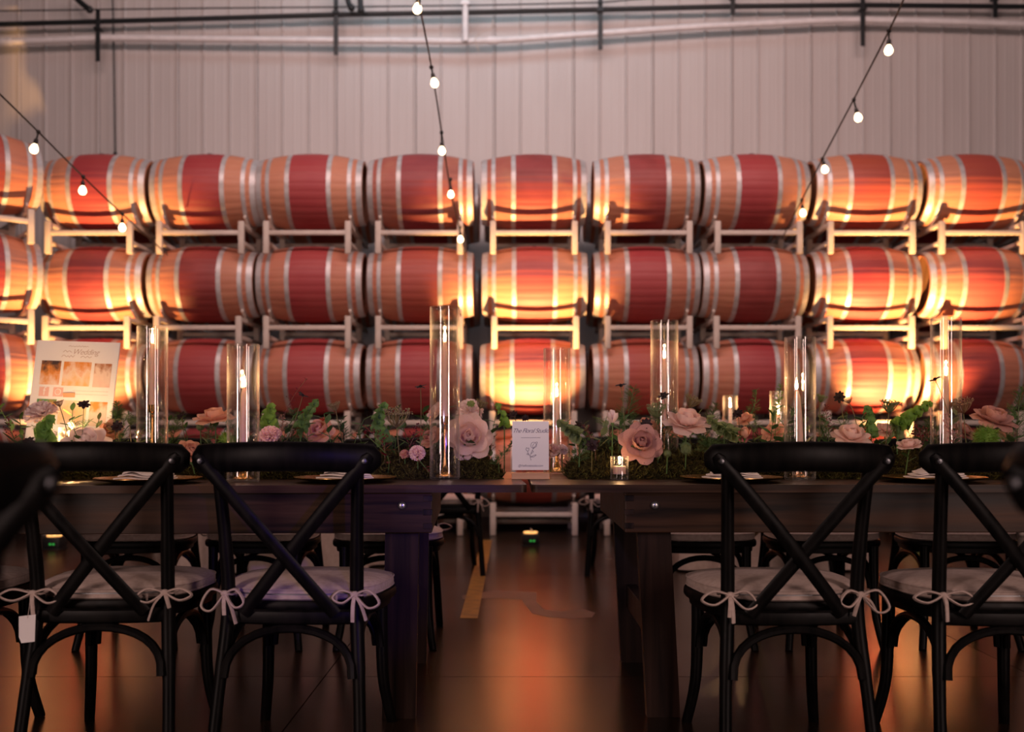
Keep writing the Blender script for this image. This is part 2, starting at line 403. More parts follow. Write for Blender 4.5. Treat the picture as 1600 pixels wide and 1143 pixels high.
mb.add(vs, [(i, i + 1, n + i + 1, n + i) for i in range(n - 1)])
pm = mb.mesh('panel', M['wall'], smooth=False)
x0 = ux(33, WY) - RP * 3 - 3 * RP * 8
for k in range(30):
    p = link('panel', pm, wall); p.location = (x0 + k * 3 * RP, WY, 0.0)

# ================================================================== PIPES ON THE WALL
PY = 10.72
def pipe(name, pts, r, mat, label, cat, d=PY, seg=10):
    o = MB().tube([at(u, v, d) for u, v in pts], r, seg).build(name, M[mat]); return tag(o, label, cat)
pipe('gas_pipe', [(-60, 42), (0, 38), (250, 31), (525, 23), (760, 19), (938, 15), (1150, 10), (1348, 8), (1660, 11)], 0.027, 'pipe_black', 'thick black pipe running along the top of the ribbed wall', 'pipe')
pipe('conduit', [(-60, 19), (0, 17), (300, 13), (525, 11), (760, 8), (938, 4), (1050, -6)], 0.008, 'pipe_black', 'thin black conduit just above the thick black pipe', 'conduit', PY - 0.08)
wp = thing('drain_pipe', 'white wrapped pipe crossing the wall below the black pipe', 'pipe', at(730, 64, PY))
def wtube(pts, name, r=0.034):
    MB().tube([at(u, v, PY) - wp.location for u, v in pts], r, 12).build(name, M['pipe_white'], wp)
wtube([(-60, 70), (0, 66), (150, 60)], 'pipe_length'); wtube([(150, 59), (330, 61), (525, 63), (725, 64.5)], 'pipe_length')
wtube([(725, 64.5), (800, 62), (938, 52), (1100, 41), (1290, 32), (1350, 31), (1480, 34), (1660, 40)], 'pipe_length')
for u, v in ((10, 65.3), (770, 63.3)):
    p = at(u, v, PY) - wp.location; MB().tube([p + Vector((-0.05, 0, 0)), p + Vector((0.05, 0, 0))], 0.041, 12).build('coupling', M['pipe_white'], wp)
for k, (u, v0, v1) in enumerate([(153, 14, 96), (525, -20, 86), (938, -20, 78), (1348, -20, 72), (1145, -20, 22), (1555, -20, 28)]):
    a = at(u, v0, PY - 0.05); b_ = at(u, v1, PY - 0.05)
    t = thing('pipe_hanger', 'dark steel pipe hanger strap, ' + ['leftmost on the wall', 'second from left, above the fourth barrel', 'right of centre, above the sixth barrel', 'long one above the eighth barrel', 'short one right of the centre hanger', 'short one at the right edge'][k], 'bracket', b_, group='pipe hangers on the wall')
    MB().box((a + b_) / 2 - b_, (0.05, 0.012, (a - b_).length), bev=0.003).build('strap', M['pipe_black'], t, smooth=False)
    MB().box(Vector((0, 0.01, (a - b_).length * 0.62)), (0.07, 0.09, 0.03), bev=0.004).build('clamp', M['pipe_black'], t, smooth=False)
    for q in (0.12, 0.85): MB().lathe([(0.0, -0.012), (0.012, -0.012), (0.014, -0.006), (0.014, 0)], 8, Matrix.Translation((0, -0.005, (a - b_).length * q)) @ Matrix.Rotation(R(-90), 4, 'X') @ Matrix.Scale(-1, 4)).build('bolt', M['pipe_black'], t)
t = thing('junction_post', 'white vertical riser joining the white pipe near the centre', 'pipe', at(727, 65, PY - 0.06))
MB().tube([Vector((0, 0, 0.0)), at(727, -15, PY - 0.06) - t.location], 0.034, 10).build('riser', M['pipe_white'], t)
MB().box(at(727, 6, PY - 0.06) - t.location, (0.09, 0.09, 0.05), bev=0.01).build('collar', M['pipe_white'], t)
MB().tube([at(u, v, PY - 0.09) - t.location for u, v in ((770, 30), (768, 44), (752, 50), (742, 60), (748, 80))], 0.006, 6).build('loose_wire', M['rack'], t)
for (pts, lab) in (([(112, -12), (124, 2), (140, 15)], 'black pipe elbow dropping in at the upper left'), ([(540, -15), (545, 5), (549, 12)], 'black pipe stub dropping in left of centre'), ([(562, -15), (564, 16)], 'straight black rod at the top left of centre')):
    t = thing('pipe_stub', lab, 'pipe', at(*pts[-1], PY - 0.1))
    MB().tube([at(u, v, PY - 0.1) - t.location for u, v in spline([(u, v, 0) for u, v in pts], 3) and [(p.x, p.y) for p in spline([(u, v, 0) for u, v in pts], 3)]], 0.03, 10).build('stub', M['pipe_black'], t)
    MB().sphere((0, 0, 0), 0.04, 10, 6).build('end_cap', M['pipe_black'], t)
t = thing('hanging_cable', 'thin dark cable hanging down the wall at left with a round weight', 'cable', at(180, 240, 10.82))
MB().tube([at(176, -10, 10.82) - t.location, at(178, 100, 10.82) - t.location, Vector((0, 0, 0))], 0.008, 6).build('cable', M['pipe_black'], t)
MB().sphere((0, 0, 0), 0.022, 8, 6).build('weight', M['pipe_black'], t)

# ================================================================== BARRELS AND RACKS
DB = 9.2; ROWZ = [3.132, 2.286, 1.440, 0.620]
BL = 0.475
def brad(x): return 0.285 + 0.065 * (1 - (x / BL) ** 2)
def barrel_body():
    mb = MB(); NS = 30; NX = 14; ring = []
    vs = []; per = NS * 3
    for i in range(NX + 1):
        x = -BL + 2 * BL * i / NX; r = brad(x)
        for k in range(NS):
            a0 = 2 * math.pi * k / NS; da = 2 * math.pi / NS
            for (a, rr) in ((a0, r - 0.0008), (a0 + da * 0.03, r), (a0 + da * 0.97, r)):
                vs.append((x, rr * math.sin(a), rr * math.cos(a)))
    fs = []
    for i in range(NX):
        for k in range(per):
            k2 = (k + 1) % per; fs.append((i * per + k, i * per + k2, (i + 1) * per + k2, (i + 1) * per + k))
    # inner chime at both ends
    mb.add(vs, fs)
    for sgn in (-1, 1):
        q = 48; vv = []
        for (x, r) in ((BL, 0.2815), (BL, 0.262), (BL - 0.045, 0.266)):
            for k in range(q):
                a = 2 * math.pi * k / q; vv.append((sgn * x, r * math.sin(a), r * math.cos(a)))
        ff = [(i * q + k, i * q + (k + 1) % q, (i + 1) * q + (k + 1) % q, (i + 1) * q + k) for i in range(2) for k in range(q)]
        mb.add(vv, ff)
    return mb
body_mesh = barrel_body().mesh('staves', M['barrel'], True, 70)
def hoop_mesh(x, wd):
    q = 56; prof = [(x - wd / 2, brad(x - wd / 2) - 0.002), (x - wd / 2, brad(x - wd / 2) + 0.0035), (x, brad(x) + 0.0035), (x + wd / 2, brad(x + wd / 2) + 0.0035), (x + wd / 2, brad(x + wd / 2) - 0.002)]
    mb = MB(); vs = []
    for (a, r) in prof:
        for k in range(q):
            th = 2 * math.pi * k / q; vs.append((a, r * math.sin(th), r * math.cos(th)))
    mb.add(vs, [(i * q + k, i * q + (k + 1) % q, (i + 1) * q + (k + 1) % q, (i + 1) * q + k) for i in range(4) for k in range(q)])
    return mb
HX = [(-0.447, 0.050), (-0.365, 0.036), (-0.185, 0.040), (0.185, 0.040), (0.365, 0.036), (0.447, 0.050)]
hoops = [hoop_mesh(x, wd).mesh('hoop', M['hoop']) for x, wd in HX]
def disc(sgn):
    mb = MB(); q = 48; vs = [(sgn * (BL - 0.045), 0, 0)]
    for k in range(q): a = 2 * math.pi * k / q; vs.append((sgn * (BL - 0.045), 0.2665 * math.sin(a), 0.2665 * math.cos(a)))
    for k in range(q): a = 2 * math.pi * k / q; vs.append((sgn * (BL - 0.065), 0.2665 * math.sin(a), 0.2665 * math.cos(a)))
    mb.add(vs, [(0, 1 + k, 1 + (k + 1) % q) for k in range(q)] + [(1 + k, 1 + q + k, 1 + q + (k + 1) % q, 1 + (k + 1) % q) for k in range(q)]); return mb
heads = [disc(s).mesh('head', M['head']) for s in (-1, 1)]
bung_mesh = MB().lathe([(0.0, 0.356), (0.022, 0.356), (0.026, 0.345), (0.026, 0.335)], 12).mesh('bung', M['bung'])
# a darker, one-piece copy for the second rank of barrels standing behind
back = barrel_body()
nf_body = len(back.f)
for x, wd in HX: h = hoop_mesh(x, wd); back.add(h.v, h.f)
nf_hoop = len(back.f)
for s in (-1, 1): h = disc(s); back.add(h.v, h.f)
bk = bpy.data.meshes.new('barrel'); bk.from_pydata(back.v, [], back.f)
for k in ('barrel', 'hoop', 'head'): bk.materials.append(M[k])
for i, p in enumerate(bk.polygons): p.use_smooth = True; p.material_index = 0 if i < nf_body else (1 if i < nf_hoop else 2)
bk.set_sharp_from_angle(angle=R(30))

STAIN = {'crimson': (0.30, 0.018, 0.034), 'plum': (0.13, 0.009, 0.028), 'rose': (0.46, 0.085, 0.085), 'rust': (0.36, 0.065, 0.035), 'dark': (0.16, 0.010, 0.016)}
WORD = {'crimson': 'crimson', 'plum': 'plum-purple', 'rose': 'rosy red', 'rust': 'rust-red', 'dark': 'dark wine-red'}
CU = [[162, 330, 491, 660, 833, 1006, 1172, 1342, 1510, 1682],
      [158, 326, 491, 660, 835, 1006, 1170, 1341, 1514, 1684],
      [156, 324, 490, 658, 832, 1003, 1170, 1338, 1508, 1680],
      [158, 326, 490, 660, 833, 1005, 1170, 1340, 1510, 1682]]
ST = ['crimson crimson crimson plum dark dark crimson rust rust rust'.split(),
      'plum dark crimson rust rose crimson dark crimson rose rust'.split(),
      'crimson crimson crimson crimson rose rust crimson crimson plum dark'.split(),
      ['crimson', 'plum', 'rose', 'dark', 'rust', 'crimson', 'plum', 'rose', 'dark', 'rust']]
OVER = [[.15, .15, .2, .9, .9, .25, .2, .1, .1, .3], [.3, .4, .5, .5, .1, .6, .4, .5, .4, .5], [.5, .5, .5, .5, .5, .3, .4, .4, .4, .5], [.4] * 10]
ROWN = ['top', 'second', 'third', 'bottom']
ORD = ['first', 'second', 'third', 'fourth', 'fifth', 'sixth', 'seventh', 'eighth', 'ninth', 'tenth']
rng = random.Random(5)
def make_barrel(loc, rz, stain, over, label, group):
    t = thing('wine_barrel', label, 'barrel', loc, rz, group)
    roll = rng.uniform(0, 2 * math.pi)
    b = link('staves', body_mesh, t); b.rotation_euler = (roll, 0, 0); b.color = (*STAIN[stain], over)
    dx = rng.uniform(-0.008, 0.008)
    for h in hoops:
        o = link('hoop', h, t); o.rotation_euler = (roll * 1.3, 0, 0)
    for h in heads:
        o = link('head', h, t); o.rotation_euler = (roll, 0, 0)
    o = link('bung', bung_mesh, t); o.rotation_euler = (R(rng.uniform(-8, 8)), 0, 0)
    return t
rk = MB()
RW, RDF = 0.365, 0.315        # half spacing of the uprights, half depth between front and rear frame
def rack_meshes():
    """one cradle rack; local origin at the barrel axis above it"""
    parts = {}
    post = MB().box((0, 0, 0), (0.052, 0.045, 0.290), bev=0.006).mesh('upright', M['rack'])
    bar = MB().box((0, 0, 0), (2 * RW, 0.040, 0.040), bev=0.005).mesh('rail', M['rack'])
    side = MB().box((0, 0, 0), (0.042, 2 * RDF + 0.5, 0.036), bev=0.005).mesh('side_tube', M['rack'])
    sadpts = [(0, -0.22 + 0.44 * i / 8, -0.356 + 0.0) for i in range(9)]
    sad = MB().tube([(0, 0.328 * math.sin(a), -0.328 * math.cos(a)) for a in [R(-38 + 76 * i / 10) for i in range(11)]], 0.012, 6, ry=0.022, up=(1, 0, 0)).mesh('saddle', M['rack'])
    return post, bar, side, sad
pm_, bm_, sm_, sd_ = rack_meshes()
short_bar = MB().box((0, 0, 0), (0.30, 0.036, 0.036), bev=0.005).mesh('link_rail', M['rack'])
def make_rack(loc, rz, label, group, linkbar=True):
    t = thing('barrel_rack', label, 'barrel rack', loc, rz, group)
    for y in (-RDF, RDF):
        for s in (-1, 1):
            o = link('upright', pm_, t); o.location = (s * RW, y, -0.470)
        o = link('rail', bm_, t); o.location = (0, y, -0.428)
        if y > 0: o = link('rail', bm_, t); o.location = (0, y, -0.545)
    for s in (-1, 1):
        for z in (-0.350, -0.512):
            o = link('side_tube', sm_, t); o.location = (s * RW, 0.23, z)
        o = link('saddle', sd_, t); o.location = (s * RW, 0, 0)
    return t
for r in range(4):
    for c in range(10):
        x = ux(CU[r][c], DB); rz = R(rng.uniform(-1.2, 1.2))
        lab = f"wine barrel with {WORD[ST[r][c]]} stained middle, {ROWN[r]} row, {ORD[c]} straight barrel from left"
        make_barrel((x, DB, ROWZ[r]), rz, ST[r][c], OVER[r][c], lab, 'front rank of stacked wine barrels')
        make_rack((x, DB, ROWZ[r]), 0, f"cream steel rack cradling the {ORD[c]} straight barrel from left, {ROWN[r]} row", 'cream barrel racks')
        if c < 10:
            o = link('wine_barrel', bk); o.location = (x + rng.uniform(-0.03, 0.03), DB + 0.82, ROWZ[r]); o.color = (*STAIN[ST[r][9 - c]], 0.4)
            tag(o, f'shadowed rear-rank wine barrel behind the {ORD[c]} straight barrel from left, {ROWN[r]} row', 'barrel', 'rear rank of barrels')
# the stack at the far left edge stands at an angle
for r in range(4):
    loc = (-4.55, 8.42, ROWZ[r]); rz = R(40)
    st = ['rust', 'crimson', 'crimson', 'rust'][r]
    make_barrel(loc, rz, st, [.5, .35, .5, .4][r], f"angled wine barrel cut off by the left edge, {ROWN[r]} row", 'angled stack at far left')
    make_rack(loc, rz, f"cream steel rack under the angled barrel at left edge, {ROWN[r]} row", 'cream barrel racks')

# ---- battery uplights on the floor in front of the barrels
def uplight(loc, target, power, label, angle=100):
    t = thing('uplight', label, 'uplight', loc, 0, 'floor uplights below the barrels')
    MB().box((0, 0, 0.055), (0.14, 0.14, 0.09), bev=0.012).build('housing', M['black_plastic'], t)
    MB().box((0, 0.0, 0.006), (0.15, 0.15, 0.012), bev=0.003).build('foot', M['black_plastic'], t)
    MB().lathe([(0.055, 0.1), (0.058, 0.112), (0.05, 0.112), (0.05, 0.102), (0.0, 0.102)], 20).build('lens', M['lens'], t)
    dsp = MB().box((0.012, -0.071, 0.045), (0.06, 0.004, 0.03)).build('display', M['black_plastic'], t, smooth=False)
    for x in (0.0, 0.026): MB().box((x, -0.074, 0.045), (0.016, 0.003, 0.014)).build('digit', M['led'], dsp, smooth=False)
    MB().tube(spline([(0, -0.03, 0.1), (0, -0.05, 0.13), (0.0, -0.02, 0.14), (0.02, 0.02, 0.105)], 4), 0.006, 6).build('handle', M['bolt'], t)
    spot('uplight_beam', Vector((0, 0, 0.125)), Vector(target) - Vector(loc), angle, 0.9, power, (1.0, 0.49, 0.16), 0.03, t)
    return t
uplight((ux(829, 8.15), 8.15, 0), (ux(824, 8.8), 8.86, 2.05), 1900, 'small black battery uplight with green digits, at the gap between the tables', 47)
uplight((ux(1425, 8.1), 8.1, 0), (ux(1428, 8.8), 8.86, 2.05), 2500, 'small black uplight on the floor below the eighth and ninth barrels', 54)
uplight((ux(85, 7.9), 7.9, 0), (ux(125, 8.7), 8.75, 2.05), 1500, 'small black uplight on the floor beside the angled barrel stack', 50)

# ================================================================== TABLES
TZ = 0.76
def table(name_label, xa, xb, yf, rz, pivot_right, lean):
    """xa < xb, front edge at yf; local origin: floor under the inner front corner"""
    inner = xb if pivot_right else xa
    t = thing('farm_table', name_label, 'table', (inner, yf, 0), rz, 'dark farm tables end to end')
    s = -1 if pivot_right else 1           # direction from inner end outward
    Lx = xb - xa; D = 1.02
    cx = s * Lx / 2
    for k in range(5):
        pw = D / 5
        mb = MB()
        y0, y1 = k * pw + 0.0008, (k + 1) * pw - 0.0008
        if k == 0:     # front board has its inner corner rounded off
            rr = 0.018
            poly = [(s * Lx, y0, 0), (s * Lx, y1, 0), (0, y1, 0)] + [(s * (rr - rr * math.cos(a)), y0 + rr - rr * math.sin(a), 0) for a in [R(q) for q in (0, 22, 45, 67, 90)]]
            mb.prism(poly, (0, 0, 0.024))
            o = mb.build('plank', M['table'], t, smooth=False); o.location = (0, 0, TZ - 0.024)
        else:
            mb.box((cx, (y0 + y1) / 2, 0), (Lx, y1 - y0, 0.024), bev=0.002)
            o = mb.build('plank', M['table'], t, smooth=False); o.location = (0, 0, TZ - 0.012)
    ax0 = s * 0.30; AZ = TZ - 0.024 - 0.066; AH = 0.132
    for y in (0.075, D - 0.075):
        MB().box((0, 0, 0), (Lx - 0.34, 0.038, AH), bev=0.003).build('apron', M['table'], t, smooth=False).location = (s * (0.30 + (Lx - 0.34) / 2), y, AZ)
    ends = (s * 0.318,)
    for x in (s * 0.319, s * (Lx - 0.06)):
        MB().box((0, 0, 0), (0.038, D - 0.15 - 0.040, AH - 0.004), bev=0.003).build('end_apron', M['table'], t, smooth=False).location = (x, D / 2, AZ)
    for k in range(3):   # finger joint at the visible corner
        MB().box((0, 0, 0), (0.030, 0.040, 0.019), bev=0.0015).build('finger', M['leg'], t, smooth=False).location = (s * 0.3135, 0.0742, AZ + 0.044 - k * 0.044)
    # folding leg frames
    for (xe, ln) in ((0.345, lean), (Lx - 0.20, 0.0)):
        for y in (0.125, D - 0.125):
            mb = MB(); zt = TZ - 0.03
            a, bq = s * (xe + 0.0), s * (xe + 0.108)
            poly = [(a, -0.022, 0.60), (bq, -0.022, 0.60), (bq + s * ln, -0.022, 0.0), (a + s * ln, -0.022, 0.0)]
            poly = [(a - s * ln * 0.2, -0.022, zt), (bq - s * ln * 0.2, -0.022, zt)] + poly[2:]
            mb.prism(poly, (0, 0.044, 0))
            o = mb.build('leg', M['leg'], t, smooth=False); o.location = (0, y, 0)
        xm = s * (xe + 0.054) + s * ln * 0.62
        MB().box((0, 0, 0), (0.045, D - 0.25 - 0.044, 0.09), bev=0.003).build('stretcher', M['leg'], t, smooth=False).location = (xm, D / 2, 0.27)
        mb = MB(); x_ = s * (xe - 0.03)
        mb.prism([(-0.022, -0.36, 0.0), (-0.022, 0.36, 0.0), (-0.022, 0.20, -0.11), (-0.022, -0.20, -0.11)], (0.044, 0, 0))
        mb.build('brace_board', M['leg'], t, smooth=False).location = (s * (xe + 0.054), D / 2, TZ - 0.025)
    # round-head bolt through the apron into the leg
    for y, dr in ((0.0555, -1),):
        mb = MB(); prof = [(0.0, -0.009), (0.006, -0.0085), (0.011, -0.006), (0.013, -0.002), (0.013, 0.002)]
        mb.lathe(prof, 16, Matrix.Rotation(R(-90), 4, 'X'))
        o = mb.build('bolt', M['bolt'], t); o.location = (s * 0.395, y - 0.004, AZ + 0.022)
    return t
table('long dark wooden farm table on the left, with sign and card', -2.46, 0.047, 3.13, R(2.3), True, 0.01)
table('long dark wooden farm table on the right, legs slanting', 0.062, 2.56, 3.13, 0.0, False, 0.032)

# ================================================================== CHAIRS
def seat_outline(sc=1.0, n=44):
    out = []
    for k in range(n):
        a = 2 * math.pi * k / n; c, s_ = math.cos(a), math.sin(a)
        e = 2 / 3.0
        x = 0.240 * math.copysign(abs(c) ** e, c); y = 0.215 * math.copysign(abs(s_) ** e, s_)
        x *= 1.0 + 0.10 * (y / 0.215) * 0.9
        out.append((x * sc, y * sc))
    return out
def loft(mb, rings):
    n = len(rings[0]); vs = [p for r_ in rings for p in r_]
    fs = [(i * n + k, i * n + (k + 1) % n, (i + 1) * n + (k + 1) % n, (i + 1) * n + k) for i in range(len(rings) - 1) for k in range(n)]
    fs.append(tuple(reversed(range(n)))); fs.append(tuple((len(rings) - 1) * n + k for k in range(n)))
    mb.add(vs, fs)
def bow(side, var):
    """tie knotted round a rear post"""
    mb = MB(); rr = random.Random(var)
    c = Vector((side * 0.180, -0.222, 0.482))
    ring = [c + Vector((0.0245 * math.cos(a), 0.018 + 0.0245 * math.sin(a), 0.004 * math.sin(2 * a))) for a in [2 * math.pi * i / 14 for i in range(15)]]
    mb.tube(ring, 0.0035, 6, ry=0.007, up=(0, 0, 1))
    k = c + Vector((0, -0.012, 0))
    mb.sphere(k, 0.011, 8, 6, (1.2, 0.8, 0.8))
    for sg in (-1, 1):
        l = rr.uniform(0.055, 0.085); dz = rr.uniform(-0.035, -0.004)
        mb.tube(spline([k, k + Vector((sg * l * 0.6, -0.008, 0.012)), k + Vector((sg * l, -0.012, dz)), k + Vector((sg * l * 0.55, -0.012, dz - 0.014)), k], 5), 0.0035, 6, ry=0.0065)
        tl = rr.uniform(0.04, 0.085); tx = rr.uniform(-0.01, 0.045)
        mb.tube(spline([k, k + Vector((sg * tx * 0.6 , -0.012, -tl * 0.4)), k + Vector((sg * tx, -0.010, -tl))], 5), 0.003, 6, ry=0.006)
    # strap leading to the cushion
    mb.tube(spline([c + Vector((0, 0.03, 0)), c + Vector((-side * 0.02, 0.045, 0.004)), c + Vector((-side * 0.05, 0.055, 0.006))], 4), 0.003, 6, ry=0.006)
    return mb
_ch = {}
def chair_meshes():
    m = {}
    for s in (-1, 1):
        p = spline([(s * 0.205, -0.285, 0.0), (s * 0.195, -0.245, 0.20), (s * 0.180, -0.204, 0.44), (s * 0.184, -0.222, 0.64), (s * 0.193, -0.258, 0.845)], 6)
        m['rear', s] = MB().tube(p, [0.0175] * 8 + [0.0195] * 10 + [0.018] * (len(p) - 18), 10).mesh('rear_leg', M['chair'])
        p = spline([(s * 0.205, 0.235, 0.0), (s * 0.185, 0.195, 0.14), (s * 0.180, 0.185, 0.30), (s * 0.180, 0.180, 0.435)], 6)
        m['front', s] = MB().tube(p, [0.0165 + 0.005 * i / len(p) for i in range(len(p))], 10).mesh('front_leg', M['chair'])
    # curved top rail
    pts = []; rx = []; ry = []
    nn = 24
    for i in range(nn + 1):
        q = -1 + 2 * i / nn; x = 0.257 * q; y = -0.262 - 0.062 * (1 - q * q); z = 0.861 - 0.010 * q * q
        e = min(1, math.sqrt(max(0.0, 1 - max(0, (abs(q) - 0.90) / 0.10) ** 2)) + 0.12)
        pts.append((x, y, z)); rx.append(0.040 * (0.55 + 0.45 * e) * (1 if e > 0.4 else 0.72)); ry.append(0.0185 * max(e, 0.35))
    mb = MB(); mb.tube(pts, rx, 14, ry=ry, up=(0, 0, 1)); m['rail'] = mb.mesh('top_rail', M['chair'])
    for s in (-1, 1):
        p0 = Vector((s * 0.226, -0.300, 0.852)); p1 = Vector((-s * 0.128, -0.240, 0.428)); mid = (p0 + p1) / 2 + Vector((0, -0.028 + s * 0.012, 0.012))
        p = [p0 + (p0 - p1).normalized() * 0.016] + arc_pts(p0, mid, p1, 14)
        m['brace', s] = MB().tube(p, 0.0065, 8, ry=[0.011] + [0.0185] * (len(p) - 1), up=(0, 1, 0.12)).mesh('cross_brace', M['chair'])
        m['bolt', s] = MB().lathe([(0.0, -0.008), (0.006, -0.007), (0.009, -0.003), (0.009, 0.004)], 12, Matrix.Translation((s * 0.222, -0.3085, 0.848)) @ Matrix.Rotation(R(-90), 4, 'X')).mesh('bolt', M['chairbolt'])
    m['cbolt'] = MB().lathe([(0.0, -0.006), (0.005, -0.005), (0.007, -0.002), (0.007, 0.004)], 10, Matrix.Translation((0.0, -0.293, 0.585)) @ Matrix.Rotation(R(-90), 4, 'X')).mesh('bolt', M['chair'])
    mb = MB(); oo = seat_outline(1.0)
    loft(mb, [[(x * k, y * k, z) for x, y in oo] for k, z in ((0.90, 0.405), (0.93, 0.408), (0.94, 0.428), (0.985, 0.430), (1.0, 0.437), (1.0, 0.450), (0.985, 0.457))])
    m['seat'] = mb.mesh('seat', M['chair'])
    # rear seat bar
    m['bar'] = MB().tube([(-0.178, -0.212, 0.417), (-0.09, -0.226, 0.417), (0, -0.230, 0.417), (0.09, -0.226, 0.417), (0.178, -0.212, 0.417)], 0.021, 8, ry=0.012, up=(0, 0, 1)).mesh('seat_bar', M['chair'])
    def arch(a, b, zt, out):
        a, b = Vector(a), Vector(b); o = Vector(out)
        pts = []
        for i in range(17):
            th = math.pi * i / 16; cx = math.cos(th); sx = abs(math.sin(th)) ** 0.8
            p = (a + b) / 2 - (b - a) / 2 * cx + o * sx; p.z = a.z + (zt - a.z) * sx; pts.append(p)
        return MB().tube(pts, 0.0125, 8)
    m['arch_r'] = arch((-0.176, -0.255, 0.255), (0.176, -0.255, 0.255), 0.385, (0, 0.035, 0)).mesh('arch_stretcher', M['chair'])
    m['arch_f'] = arch((-0.162, 0.185, 0.255), (0.162, 0.185, 0.255), 0.385, (0, -0.01, 0)).mesh('arch_stretcher', M['chair'])
    for s in (-1, 1):
        m['arch', s] = arch((s * 0.188, -0.218, 0.255), (s * 0.180, 0.165, 0.255), 0.385, (-s * 0.01, 0, 0)).mesh('arch_stretcher', M['chair'])
    oo = seat_outline(0.965)
    mb = MB()
    loft(mb, [[(x * k, y * k, z) for x, y in oo] for k, z in ((0.97, 0.458), (1.0, 0.463), (1.005, 0.474), (1.0, 0.486), (0.985, 0.491), (0.90, 0.499), (0.75, 0.505), (0.5, 0.509), (0.22, 0.510))])
    m['cushion'] = mb.mesh('cushion', M['cushion'], True, 60)
    mb = MB()
    for z in (0.465, 0.488): mb.tube([(x * 1.002, y * 1.002, z) for x, y in oo] + [(oo[0][0] * 1.002, oo[0][1] * 1.002, z)], 0.0028, 6)
    m['piping'] = mb.mesh('piping', M['cushion'])
    zp = [(x * 1.006, y * 1.006, 0.476) for x, y in seat_outline(0.965, 80) if y < -0.17 and abs(x) < 0.15]; zp.sort()
    m['zip'] = MB().tube(zp, 0.0022, 6).mesh('zipper', M['bolt'])
    m['pull'] = MB().box((0.125, -0.214, 0.466), (0.006, 0.003, 0.02), bev=0.001).mesh('zipper_pull', M['cushion'])
    for s in (-1, 1):
        for v in range(3): m['tie', s, v] = bow(s, v * 2 + (s > 0)).mesh('tie', M['cushion'])
    return m
CM = chair_meshes()
_cc = [0]
def chair(label, loc, rz, group, tagged=False):
    t = thing('cross_back_chair', label, 'chair', loc, rz, group); _cc[0] += 1
    for s in (-1, 1):
        link('leg', CM['rear', s], t); link('leg', CM['front', s], t)
    link('top_rail', CM['rail'], t)
    for s in (-1, 1):
        b = link('cross_brace', CM['brace', s], t); link('bolt', CM['bolt', s], b)
    link('seat', CM['seat'], t); link('seat_bar', CM['bar'], t)
    for k in ('arch_r', 'arch_f', ('arch', -1), ('arch', 1)): link('arch_stretcher', CM[k], t)
    c = link('cushion', CM['cushion'], t, 'cream tie-on seat cushion'); link('piping', CM['piping'], c); z = link('zipper', CM['zip'], c); link('zipper_pull', CM['pull'], c)
    for s in (-1, 1): link('tie', CM['tie', s, (_cc[0] + (s > 0)) % 3], c)
    if tagged:
        mb = MB(); x, y = -0.178, -0.268
        mb.prism([(x - 0.024, y, 0.424), (x + 0.021, y, 0.429), (x + 0.020, y - 0.004, 0.356), (x - 0.016, y - 0.003, 0.352), (x - 0.024, y, 0.368)], (0, 0.0012, 0))
        mb.build('paper_tag', M['paper_tag'], c, smooth=False, label='white paper care tag')
        MB().tube([(x, y - 0.001, 0.42), (x + 0.002, y + 0.004, 0.445), (x + 0.002, y + 0.012, 0.475)], 0.0008, 5).build('tag_string', M['cushion'], c)
    return t
G1, G2, G3 = 'cross-back chairs on the near side', 'cross-back chairs on the far side', 'chairs at the round tables'
chair('black cross-back chair with a white tag hanging, near side at left', (-1.150, 2.985, 0), R(2.0), G1, True)
chair('black cross-back chair on the near side beside the left table leg', (-0.600, 2.965, 0), R(-2.5), G1)
chair('black cross-back chair on the near side beside the right table leg', (0.768, 2.95, 0), R(1.5), G1)
chair('black cross-back chair on the near side at far right', (1.358, 2.94, 0), R(-1.0), G1)
chair('black cross-back chair half hidden at left edge, beside the tagged chair', (-1.730, 3.00, 0), R(3), G1)
chair('blurred black chair very close to camera at the left edge', (-0.90, 1.09, 0), R(55), 'foreground chairs').scale = (1.025,) * 3
chair('blurred black chair very close to camera at the right edge', (0.945, 1.09, 0), R(-55), 'foreground chairs').scale = (1.025,) * 3
for x, r, l in ((-1.66, 184, 'leftmost of the far-side chairs at the left table, facing camera'), (-1.10, 178, 'middle far-side chair at the left table, facing camera'), (-0.545, 181, 'far-side chair nearest the inner end of left table, facing camera'),
                (0.83, 179, 'far-side chair nearest the inner end of right table, facing camera'), (1.37, 182, 'middle far-side chair at the right table, facing camera'), (1.97, 176, 'rightmost far-side chair at the right table, facing camera')):
    chair('black cross-back chair, ' + l, (x, 4.46, 0), R(r), G2)
chair('distant black chair at the left round table, seen in the gap', (-0.43, 6.66, 0), R(8), G3)
chair('distant black chair at the right round table, seen in the gap', (0.725, 6.66, 0), R(-8), G3)
chair('distant black chair at the left round table, under the left farm table', (-1.55, 6.36, 0), R(-2), G3)
chair('distant black chair at the right round table, under the right farm table', (1.75, 6.36, 0), R(2), G3)

